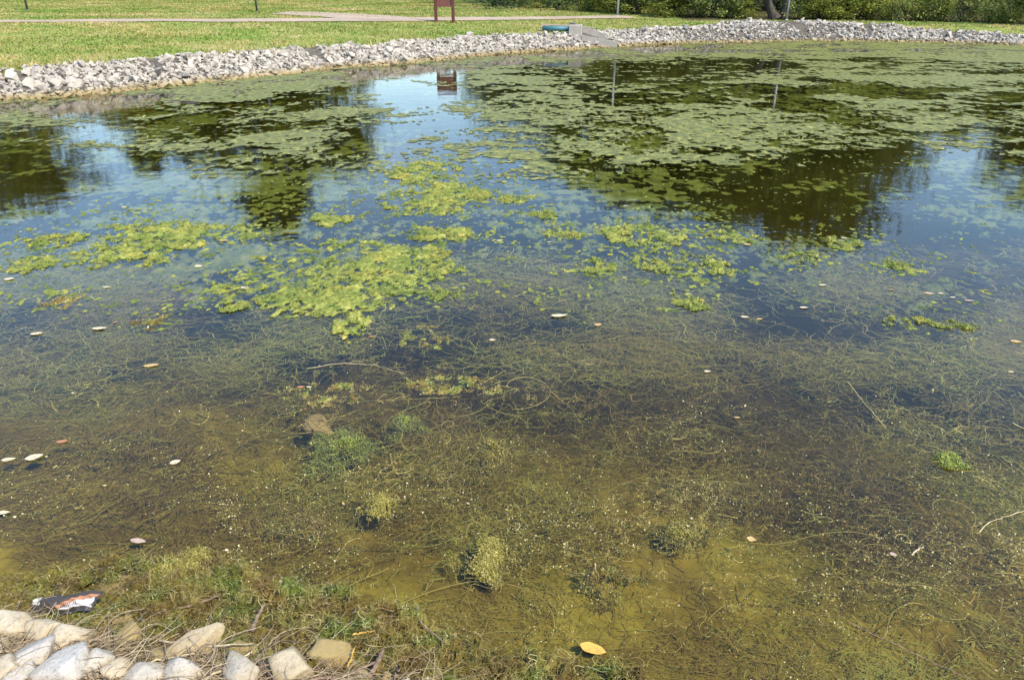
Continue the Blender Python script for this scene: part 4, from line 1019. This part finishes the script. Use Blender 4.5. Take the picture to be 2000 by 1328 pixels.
CS = walk(P, L, 16, 2.6, r, flow(P, r, .9), lambda x, y, z, t: np.minimum(z + .006 * np.sin(t[None] * 9), -.0005))
ok = sdist(CS[:, :, 0], CS[:, :, 1]).max(1) < -.1; CS = CS[ok]; PS = P[ok]
ps_t = np.clip(.66 + .12 * sstep(4.2, 5.4, PS[:, 1]) + .5 * fbm(PS[:, 0] * 1.2, PS[:, 1] * 1.2, 86, 2) + r.normal(size=len(CS)) * .2, .15, 1)
V, Q, t_ = tubes(CS, (np.clip(r.lognormal(math.log(.0011), .4, len(CS)), .0004, .0020) * rdist(PS) / 3.6)[:, None] * np.linspace(1, .6, 16)[None], 3, ps_t)
o = link('surface_weed', mesh('surface_weed', V, Q, [M['weed']], tint=t_, smooth=True)); tag(o, 'pale curling weed stems lying at the surface', 'pond weed', kind='stuff')
k_ = r.integers(0, CS.shape[0] * CS.shape[1], 26000); P = CS.reshape(-1, 3)[k_] + r.normal(size=(26000, 3)) * (.006, .006, .003); P[:, 2] = np.minimum(P[:, 2], -.001)
lt = np.clip(np.repeat(ps_t, CS.shape[1])[k_] + r.normal(size=26000) * .1, 0, 1)
V, Q = leaves(P, r.uniform(.006, .016, len(P)) * (rdist(P) / 3.6), r, .3, .3)
o = link('stem_leaflets', mesh('stem_leaflets', V, Q, [M['weed']], tint=np.repeat(lt, 4))); tag(o, 'narrow leaflets along the curling weed stems', 'pond weed', kind='stuff')
# 4. leaflets breaking the surface
pts = CS.reshape(-1, 3); uu, vv = project(pts); wgt = (.15 + sstep(780, 1100, vv)) * (.25 + 1.6 * np.clip(fbm(pts[:, 0] * 2.2, pts[:, 1] * 2.2, 91, 3) + .1, 0, 1)); wgt /= wgt.sum()
P = pts[r.choice(len(pts), 11000, p=wgt)] + r.normal(size=(11000, 3)) * (.016, .016, 0); P[:, 2] = r.uniform(.001, .006, len(P))
u_, v_ = project(P); P = P[(v_ < 1340) & (sdist(P[:, 0], P[:, 1]) < -.05)]
V, Q = leaves(P, r.lognormal(math.log(.0046), .42, len(P)) * (rdist(P) / 3.2), r, .55, .6)
o = link('leaflet_specks', mesh('leaflet_specks', V, Q, [M['speck']], tint=np.repeat(r.uniform(0, 1, len(P)), 4))); tag(o, 'tiny pale leaflets breaking the surface near the shore', 'leaflets', kind='stuff')
# pale flecks on the far film
k_ = r.integers(0, len(FV), 6000); P = FV[k_] + (0, 0, .012)
V, Q = leaves(P, r.uniform(.018, .05, len(P)) * (P[:, 1] / 16) ** .5, r, .6, .6)
o = link('film_flecks', mesh('film_flecks', V, Q, [M['algae_bright']], tint=np.repeat(r.uniform(.4, 1, len(P)), 4))); tag(o, 'pale flecks on the far algae film', 'leaflets', kind='stuff')

# 5. tangled clumps, each its own thing
def clump(u, v, w_, h_, mat, label, seed, z=(-.05, .012), n=1500, leafy=.5, rad=.0016):
    ctr, rx, ry = px_box(u, v, w_, h_); r = np.random.default_rng(seed); ry = max(ry, rx * .6)
    a = r.uniform(0, 2 * pi, n); q = np.sqrt(r.uniform(0, 1, n)) * (1 + .25 * np.sin(a * 3 + seed) + .15 * np.sin(a * 7 + seed))
    x = np.cos(a) * q * rx; y = np.sin(a) * q * ry
    x = x + rx * .45 * fbm(x / rx * 1.5 + seed, y / ry * 1.5, seed + 60, 3); y = y + ry * .45 * fbm(x / rx * 1.5 - seed, y / ry * 1.5, seed + 61, 3); keep_ = fbm(x / rx * 2.2, y / ry * 2.2 + seed, seed + 62, 3) > -.10 + .45 * (q - .55)
    x, y, q = x[keep_], y[keep_], q[keep_]; n = len(x); hz = z[0] + (z[1] - z[0]) * np.clip(1 - q ** 2, 0, 1) * r.uniform(.6, 1, n)
    P = np.column_stack([x, y, hz]); L = r.uniform(.25, .8, n) * rx * .6
    Cc = walk(P, L, 7, 2.2, r, None, lambda X, Y, Z, t: Z + .012 * np.sin(t[None] * 4 + X * 40))
    V, Q, t1 = ribbons(Cc, np.full((n, 7), rad * 1.1) * np.linspace(1, .5, 7)[None], np.clip(r.normal(.5, .25, n) + 3 * hz, 0, 1))
    e_ = empty('weed_clump', tuple(ctr), label, 'pond weed', 'weed clumps near the shore')
    link('fibres', mesh('fibres', V, Q, [mat], tint=t1), e_)['kind'] = 'stuff'
    m = int(n * leafy * 2); P2 = Cc.reshape(-1, 3)[r.integers(0, n * 7, m)]
    V, Q = leaves(P2 + (0, 0, .002), r.uniform(.006, .016, m), r, .5, .5); link('leaflets', mesh('leaflets', V, Q, [mat], tint=np.repeat(np.clip(r.normal(.6, .25, m), 0, 1), 4)), e_)['kind'] = 'stuff'
clump(664,870,120,72,AG,'round fresh green weed clump beside the sunken stone',1,(-.06,.008),2600,.9)
clump(785,820,74,44,AG,'smaller green weed clump above and right of the round one',2,(-.07,.004),1200,.7)
clump(966,880,64,90,M['algae_pale'],'tan frayed weed clump right of the round green one',3,(-.05,.008),1300,.6)
clump(750,986,78,50,M['algae_pale'],'small yellow-green weed clump below the round green one',4,(-.012,.006),2000,.8)
clump(955,1092,108,78,M['algae_pale'],'yellow weed clump nearest the shore at centre',5,(-.012,.008),3400,1.0)
clump(372,1108,130,76,M['algae_pale'],'grey-tan weed heap near the bottom left shore',6,(-.014,.014),2800,1.0)
clump(1330,1035,90,66,M['algae_pale'],'straw-coloured weed knot right of centre',7,(-.05,.004),1500,.4)
clump(1190,1130,130,80,AD,'sparse speckled weed patch right of the yellow clump',8,(-.05,.006),500,1.2)
clump(600,1020,150,40,AD,'thin brown weed patch left of the small yellow-green clump',9,(-.06,.0),500,.4)

# 6. matted weed along the near shore
poly = np.array([(-400,1090),(-40,1126),(150,1118),(300,1085),(420,1090),(520,1122),(640,1150),(800,1190),(880,1238),(1000,1268),(1180,1290),(1290,1335),(1290,1420),(-400,1420)], float)
def in_poly(u, v, poly):
    ins = np.zeros(u.shape, bool)
    for i in range(len(poly)):
        a = poly[i]; b = poly[(i + 1) % len(poly)]
        ins ^= ((a[1] > v) != (b[1] > v)) & (u < (b[0] - a[0]) * (v - a[1]) / (b[1] - a[1] + 1e-12) + a[0])
    return ins
def shore_f(X, Y):
    u, v = project(np.stack([X, Y, 0 * X], -1)); i_ = in_poly(u + 40 * fbm(X * 3, Y * 3, 95, 2), v + 24 * fbm(X * 4, Y * 4, 96, 2), poly)
    return np.where(i_, .26 + .75 * fbm(X * 5, Y * 5, 97, 4, .6) + .85 * fbm(X * 24, Y * 24, 94, 3, .65), -.4) - sstep(.1, .25, sdist(X, Y))
me, SV = mask_sheet('shore_algae', (-2.7, .8), (1.7, 3.0), (.008, .008), shore_f, lambda X, Y, f: np.maximum(-.006 + .05 * np.sqrt(np.clip(f, 0, 1)) * (.8 + 1.2 * fbm(X * 40, Y * 40, 98, 3)), ground(X, Y) + .004), M['algae_dry'],
                   lambda V, f: np.clip(.22 + .4 * fbm(V[:, 0] * 7, V[:, 1] * 7, 99, 3) + .3 * fbm(V[:, 0] * 60, V[:, 1] * 60, 90, 2), 0, .8), smooth=False)
o = link('shore_algae', me); tag(o, 'matted drying algae along the near waterline', 'algae', kind='stuff')
n = 12000; P = SV[r.integers(0, len(SV), n)] + r.normal(size=(n, 3)) * (.006, .006, 0) + (0, 0, .003)
Cc = walk(P, r.uniform(.02, .09, n), 7, 1.6, r, None, lambda x, y, z, t: z + .012 * np.sin(t[None] * 3.1) * r.uniform(0, 1, (len(x), 1)))
V, Q, t1 = ribbons(Cc, r.uniform(.0006, .0015, n)[:, None] * np.linspace(1, .6, 7)[None], np.clip(r.normal(.5, .26, n), 0, 1))
m = 5000; P2 = Cc.reshape(-1, 3)[r.integers(0, n * 7, m)]; V2, Q2 = leaves(P2 + (0, 0, .002), r.uniform(.004, .011, m), r, .5, .5)
V, Q, t1 = join([(V, Q, t1), (V2, Q2, np.repeat(np.clip(r.normal(.6, .28, m), 0, 1), 4))])
o = link('shore_weed', mesh('shore_weed', V, Q, [M['algae_dry']], tint=t1)); tag(o, 'tangle of thin drying weed on the near waterline', 'pond weed', kind='stuff')

# 7. dry straw between the near stones
P = px_points(2600, (-60, 900), (1225, 1400), r, 0); d_ = sdist(P[:, 0], P[:, 1]); P = P[(d_ > .07) & (d_ < .8)]
P[:, 2] = ground(P[:, 0], P[:, 1]) + r.uniform(.004, .035, len(P))
Cc = walk(P, r.uniform(.06, .28, len(P)), 9, .45, r, flow(P, r, .7), lambda x, y, z, t: np.maximum(z + .012 * np.sin(t[None] * 3), ground(x, y) + .004))
V, Q, t1 = tubes(Cc, r.uniform(.0008, .0024, len(P))[:, None] * np.linspace(1, .5, 9)[None], 3, r.uniform(0, 1, len(P)))
o = link('dry_straw', mesh('dry_straw', V, Q, [M['straw']], tint=t1, smooth=True)); tag(o, 'dry brown straw and roots between the near stones', 'straw', kind='stuff')

# ------------------------------------------------------------------ single leaves on the water
def leaf_mesh(L_, W_, curl, seed, wavy=.0):
    r = np.random.default_rng(seed); n, m = 13, 5; V = []
    for i in range(n):
        t = i / (n - 1); w_ = W_ * (sin(pi * t ** .85) ** .75 if 0 < t < 1 else 0.02) * (1 + r.normal() * wavy)
        for j in range(m):
            s_ = (j / (m - 1) - .5); V.append((L_ * (t - .5), w_ * s_, curl * L_ * (4 * s_ * s_ + .5 * (t - .5) ** 2 * 4) - .03 * L_ * (1 - abs(s_) * 2) * 0.3))
    idx = np.arange(n * m).reshape(n, m); Q = np.stack([idx[:-1, :-1], idx[1:, :-1], idx[1:, 1:], idx[:-1, 1:]], -1).reshape(-1, 4)
    return np.array(V), Q
def put_leaf(u, v, wpx, mat, label, seed, ang=None, asp=.5, group='fallen leaves on the water', z=.004):
    p = at_z(u, v, z); dist = np.linalg.norm(p - np.array([0, 0, CAM_H])); L_ = wpx / F * dist; r = np.random.default_rng(seed)
    V, Q = leaf_mesh(L_, L_ * asp, r.uniform(.01, .045), seed, .09); e_ = empty('leaf', tuple(p), label, 'leaf', group)
    e_.rotation_euler = (r.uniform(-.04, .04), r.uniform(-.04, .04), r.uniform(-.5, .5) if ang is None else ang)
    link('blade', mesh('blade', V, Q, [mat], smooth=True), e_)
    st = np.array([[[-L_ * .5 - L_ * .14 * k, .01 * L_ * k * k, .004] for k in (1, .66, .33, 0)]]); v_, q_, _ = tubes(st, np.full((1, 4), max(.0008, L_ * .012)), 4)
    link('stalk', mesh('stalk', v_, q_, [M['stick']]), e_)
LP, LY, LT, LR, LK = M['leaf_pale'], M['leaf_yellow'], M['leaf_tan'], M['leaf_red'], M['leaf_pink']
lv = [(1158,1266,52,LY,'yellow oval leaf floating near the shore at bottom centre',-.35,.52),
 (67,893,28,LP,'larger of two pale leaves near the left edge',.5,.6),(17,897,22,LP,'smaller of two pale leaves at the left edge',.3,.5),(342,902,19,LP,'whitish leaf alone right of the pale pair',.6,.75),
 (122,862,20,LR,'rusty red leaf above the pale pair',.2,.55),(72,652,20,LP,'pale leaf at the left under the brownish drift',.25,.5),(195,642,26,LP,'long pale leaf right of the one under the brownish drift',.1,.45),
 (225,630,8,LR,'tiny red leaf beside the long pale leaf',0,.8),(388,520,15,LP,'white round leaf on the left algae streaks',0,.8),(478,562,16,LP,'white leaf at the left foot of the largest mat',0,.6),
 (18,545,18,LP,'pale leaf at the very left edge in mid pond',0,.6),(208,561,14,LP,'small pale leaf below the thin broken mat',.2,.5),(243,405,10,LP,'pale leaf on dark mirrored water at left',0,.7),(437,470,20,LT,'tan leaf on the long left streak',0,.45),
 (1092,617,34,LP,'long pale leaf below the small oval raft',.1,.45),(1168,634,16,LT,'curled tan leaf right of the long pale leaf',.4,.7),(1222,402,10,LP,'pale leaf at the foot of the mirrored woods',0,.6),
 (1382,725,14,LP,'pale leaf alone among the weed right of centre',0,.6),(1440,815,12,LT,'orange-tan fleck leaf on a curled stem',0,.5),(1468,1053,18,LT,'tan triangular leaf right of the straw-coloured knot',-.4,.75),
 (1745,1082,12,LK,'pink-brown leaf at lower right',-.4,.8),(1455,619,16,LP,'left leaf of a pale joined pair right of centre',-.2,.6),(1484,623,12,LT,'right leaf of a pale joined pair right of centre',.1,.6),
 (1570,601,16,LP,'cream oval leaf right of the small lone raft',0,.5),(1607,557,14,LP,'cream leaf above the cream oval one',0,.5),(1460,478,14,LT,'tan leaf by the flat raft under the tallest mirrored tree',0,.6),
 (1130,491,12,LP,'white leaf left of the small oval raft',0,.5),(1073,473,10,LP,'small white leaf beside the low raft',0,.5),(1220,542,9,LP,'white leaf below the small oval raft',0,.5),(1650,465,12,LP,'pale leaf on the raft on open blue water',0,.5),
 (1815,573,17,LK,'brownish leaf first of the row at right',-.3,.5),(1838,573,10,LP,'pale leaf second of the row at right',0,.6),(1861,581,10,LP,'pale leaf third of the row at right',0,.5),(1893,587,15,LK,'pinkish leaf last of the row at right',-.2,.45),
 (1985,667,18,LT,'brown leaf at the right edge',-.2,.5),(1975,726,10,LP,'tiny cream leaf near the right edge',0,.5),(270,1056,30,LK,'pinkish leaf on a stem above the grey-tan heap',-.15,.4),(408,1124,28,LK,'mauve curled leaf on the grey-tan weed heap',.6,.6),
 (588,756,15,LR,'dull red leaf on the thin olive drift',.2,.7),(604,756,11,LP,'white leaf beside the dull red one',0,.5),(962,664,14,LP,'white leaf right of the fuzzy olive patch',0,.6),(727,657,13,LR,'orange-brown leaf below the largest mat',.1,.5),
 (1345,574,11,LP,'white leaf above the small lone raft',0,.5),(1742,566,13,M['stick'],'dark leaf on blue water at right',0,.4),(6,1001,24,LP,'pale leaf cut by the left edge near the shore',.1,.4),(296,714,28,M['algae_dry'] if False else LT,'ochre leaf among the weed at left',.2,.4),
 (540,1142,30,LK,'mauve leaf propped on the shore weed',.9,.4),(975,470,12,LP,'tiny pale leaf above the pond centre',0,.6)]
for k, (u, v, wp, mt, lb, an, asp) in enumerate(lv): put_leaf(u, v, wp * .95, mt, lb, 900 + k, an, asp)

# ------------------------------------------------------------------ sticks and reeds
def stick(name, pix, r0, r1, mat, label, cat='stick', z=(.02, .02), bend=.012, seed=0, group='sticks on the near shore', sides=7, ground_off=None):
    r = np.random.default_rng(seed + 1200); K = len(pix); zz = np.linspace(z[0], z[1], K)
    P = []
    for (u, v), q in zip(pix, zz):
        p = hit(u, v); p = at_z(u, v, max(q, p[2] + q)); P.append(p)
    P = np.array(P); t = np.linspace(0, K - 1, 16); C = np.stack([np.interp(t, np.arange(K), P[:, k]) for k in range(3)], 1)
    for _ in range(2): C[1:-1] = (C[:-2] + 2 * C[1:-1] + C[2:]) / 4
    C[1:-1] += r.normal(size=(14, 3)) * bend * .15
    b = C[0].copy(); V, Q, _ = tubes((C - b)[None], np.linspace(r0, r1, 16)[None] * (1 + .12 * r.normal(size=(1, 16))), sides)
    o = link(name, mesh(name, V, Q, [mat], smooth=True), None, tuple(b)); tag(o, label, cat, group); return o
S_, R_ = M['stick'], M['reed']
sticks = [
 ([(293,1202),(360,1186),(430,1163)],.0065,.004,S_,'tan stick lying in the weed right of the torn wrapper'),
 ([(378,1152),(412,1138),(446,1120)],.003,.002,R_,'thin pale stalk beside the mauve curled leaf'),
 ([(490,1234),(502,1206),(516,1180)],.010,.006,S_,'short thick brown stick pointing at the viewer in the shore weed'),
 ([(312,1250),(400,1262),(495,1256)],.005,.003,R_,'long pale reed lying across the flat slab'),
 ([(396,1330),(445,1300),(492,1272)],.005,.003,R_,'pale reed slanting between the grey stones'),
 ([(500,1288),(516,1306),(540,1330)],.008,.006,S_,'brown stick over the shoulder of the speckled grey stone'),
 ([(815,1184),(819,1214),(870,1256)],.005,.003,S_,'forked brown twig at the right end of the shore weed'),
 ([(690,1239),(715,1234),(742,1231)],.005,.002,M['leaf_yellow'],'short yellow stalk in the shore weed'),
 ([(680,1302),(686,1284),(692,1266)],.004,.002,M['leaf_yellow'],'yellow stalk leaning on the tan stone'),
 ([(722,1322),(736,1298),(748,1268)],.011,.007,S_,'upright driftwood piece behind the white stone tip'),
 ([(590,1330),(680,1318),(735,1292)],.006,.004,S_,'long low driftwood branch under the tan stone'),
 ([(770,1330),(776,1310),(778,1302)],.012,.006,S_,'pointed driftwood stub beside the very small brown stone'),
 ([(0,1272),(70,1262),(140,1256)],.005,.003,R_,'pale reed across the straw at the left edge'),
 ([(220,1318),(300,1290),(380,1276)],.004,.002,R_,'thin reed above the middle pair of grey stones'),
 ([(1660,1216),(1780,1272),(1905,1332)],.0026,.0022,S_,'long straight dark stem sloping to the lower right corner'),
 ([(1912,1040),(1930,1020),(1960,1010),(2005,995)],.0028,.002,R_,'bent pale twig at the right edge'),
 ([(1978,826),(1990,832),(2008,842)],.004,.003,R_,'pale stick end cut by the right edge in the weed'),
 ([(600,720),(660,710),(730,712),(790,730)],.0022,.0015,R_,'arched pale stem above the thin olive drift'),
 ([(1655,745),(1690,790),(1730,835)],.0026,.002,R_,'straight pale stem slanting through the weed at right'),
 ([(1780,1084),(1790,1074),(1803,1068)],.0045,.003,R_,'short pale twig at lower right'),
]
for k, (pix, a, b, mt, lb) in enumerate(sticks):
    far_ = pix[0][1] < 1180 or pix[0][0] > 1500
    zz_ = (.004, .004) if far_ else ((.02, .09) if 'upright' in lb or 'pointed' in lb else ((.05, .06) if pix[0][1] > 1245 else (.018, .022)))
    stick('reed' if mt is R_ else 'stick', pix, a, b, mt, lb, 'reed' if mt is R_ else 'stick', zz_, seed=k, group='sticks and reeds of the near shore')

# ------------------------------------------------------------------ torn wrapper by the left stones
def wrapper():
    c = hit(135, 1196); c[2] = .045
    dist = np.linalg.norm(c - np.array([0, 0, CAM_H])); Wd = 104 / F * dist; Dp = .085
    e_ = empty('torn_wrapper', tuple(c), 'torn black and white snack wrapper with an orange band at the waterline', 'wrapper'); e_.rotation_euler = (radians(14), radians(-3), radians(3))
    nx_, ny_ = 40, 18
    def surf(s, t): # s 0..1 across, t 0..1 front to back; rolled front edge, puffed middle
        tp = .40 + .60 * min(1, max(0, s / .22)) ** .7
        x = (s - .5) * Wd + .034 * (t - .45) * s + .004 * sin(t * 21); y = (t - .5) * Dp * tp + .006 * sin(s * 9 + 1) + .010 * s
        z = .030 * sin(pi * min(1, t * 1.05)) * sin(pi * min(1, max(0, s * .9 + .08))) + .005 * sin(s * 17 + t * 9) * (.35 + abs(s - .5)) + .003 * sin(t * 23 + s * 37) + .012 * max(0, s - .8) * 5 * t
        return x, y, z
    def patch(name, s0, s1, t0, t1, mat, dz, parent, sag=None):
        n, m = 34, 16; V = []
        for i in range(n):
            for j in range(m):
                s = s0 + (s1 - s0) * i / (n - 1); lo, hi_ = (t0(s) if callable(t0) else t0), (t1(s) if callable(t1) else t1); t = lo + (hi_ - lo) * j / (m - 1)
                x, y, z = surf(s, t); V.append((x, y, z + dz))
        idx = np.arange(n * m).reshape(n, m); Q = np.stack([idx[:-1, :-1], idx[1:, :-1], idx[1:, 1:], idx[:-1, 1:]], -1).reshape(-1, 4)
        o = link(name, mesh(name, np.array(V), Q, [mat], smooth=True), parent); return o
    def foil(name, c, rough): return noise_mat(name, [(0.3, tuple(np.array(c) * .8)), (0.7, tuple(c))], scale=30, rough=rough, spec=.6, coord='obj', bump=.3, bump_scale=60)
    body = patch('film', 0, 1, lambda s: 0, lambda s: 1 - .12 * s, foil('black_film', (.05, .036, .026), .55), 0, e_)
    patch('white_band', .46, .96, lambda s: .06, lambda s: .08 + .40 * max(0, (s - .46)) / .5, foil('white_film', (.48, .46, .43), .5), .0018, body)
    patch('orange_band', .44, .97, lambda s: .09 + .40 * max(0, (s - .46)) / .5, lambda s: .26 + .42 * max(0, (s - .44)) / .53, foil('orange_film', (.34, .15, .07), .5), .0021, body)
    patch('pale_corner', .0, .13, lambda s: .30, lambda s: .95 - s, foil('silver_film', (.62, .60, .52), .25), .002, body)
    # broken dark lettering along the white band: an unreadable smear of short strokes
    ink = foil('ink', (.05, .04, .06), .5); k = 0
    for s in np.linspace(.50, .72, 9):
        patch('ink_stroke', s, s + .013, lambda q, k=k: .10 + .02 * (k % 2), lambda q, k=k: .19 + .05 * ((k * 7) % 3) / 2, ink, .0036, body); k += 1
    # underside lip
    patch('front_fold', .02, .98, lambda s: -.10, lambda s: .02, foil('dark_film', (.05, .05, .05), .35), -.006, body)
wrapper()
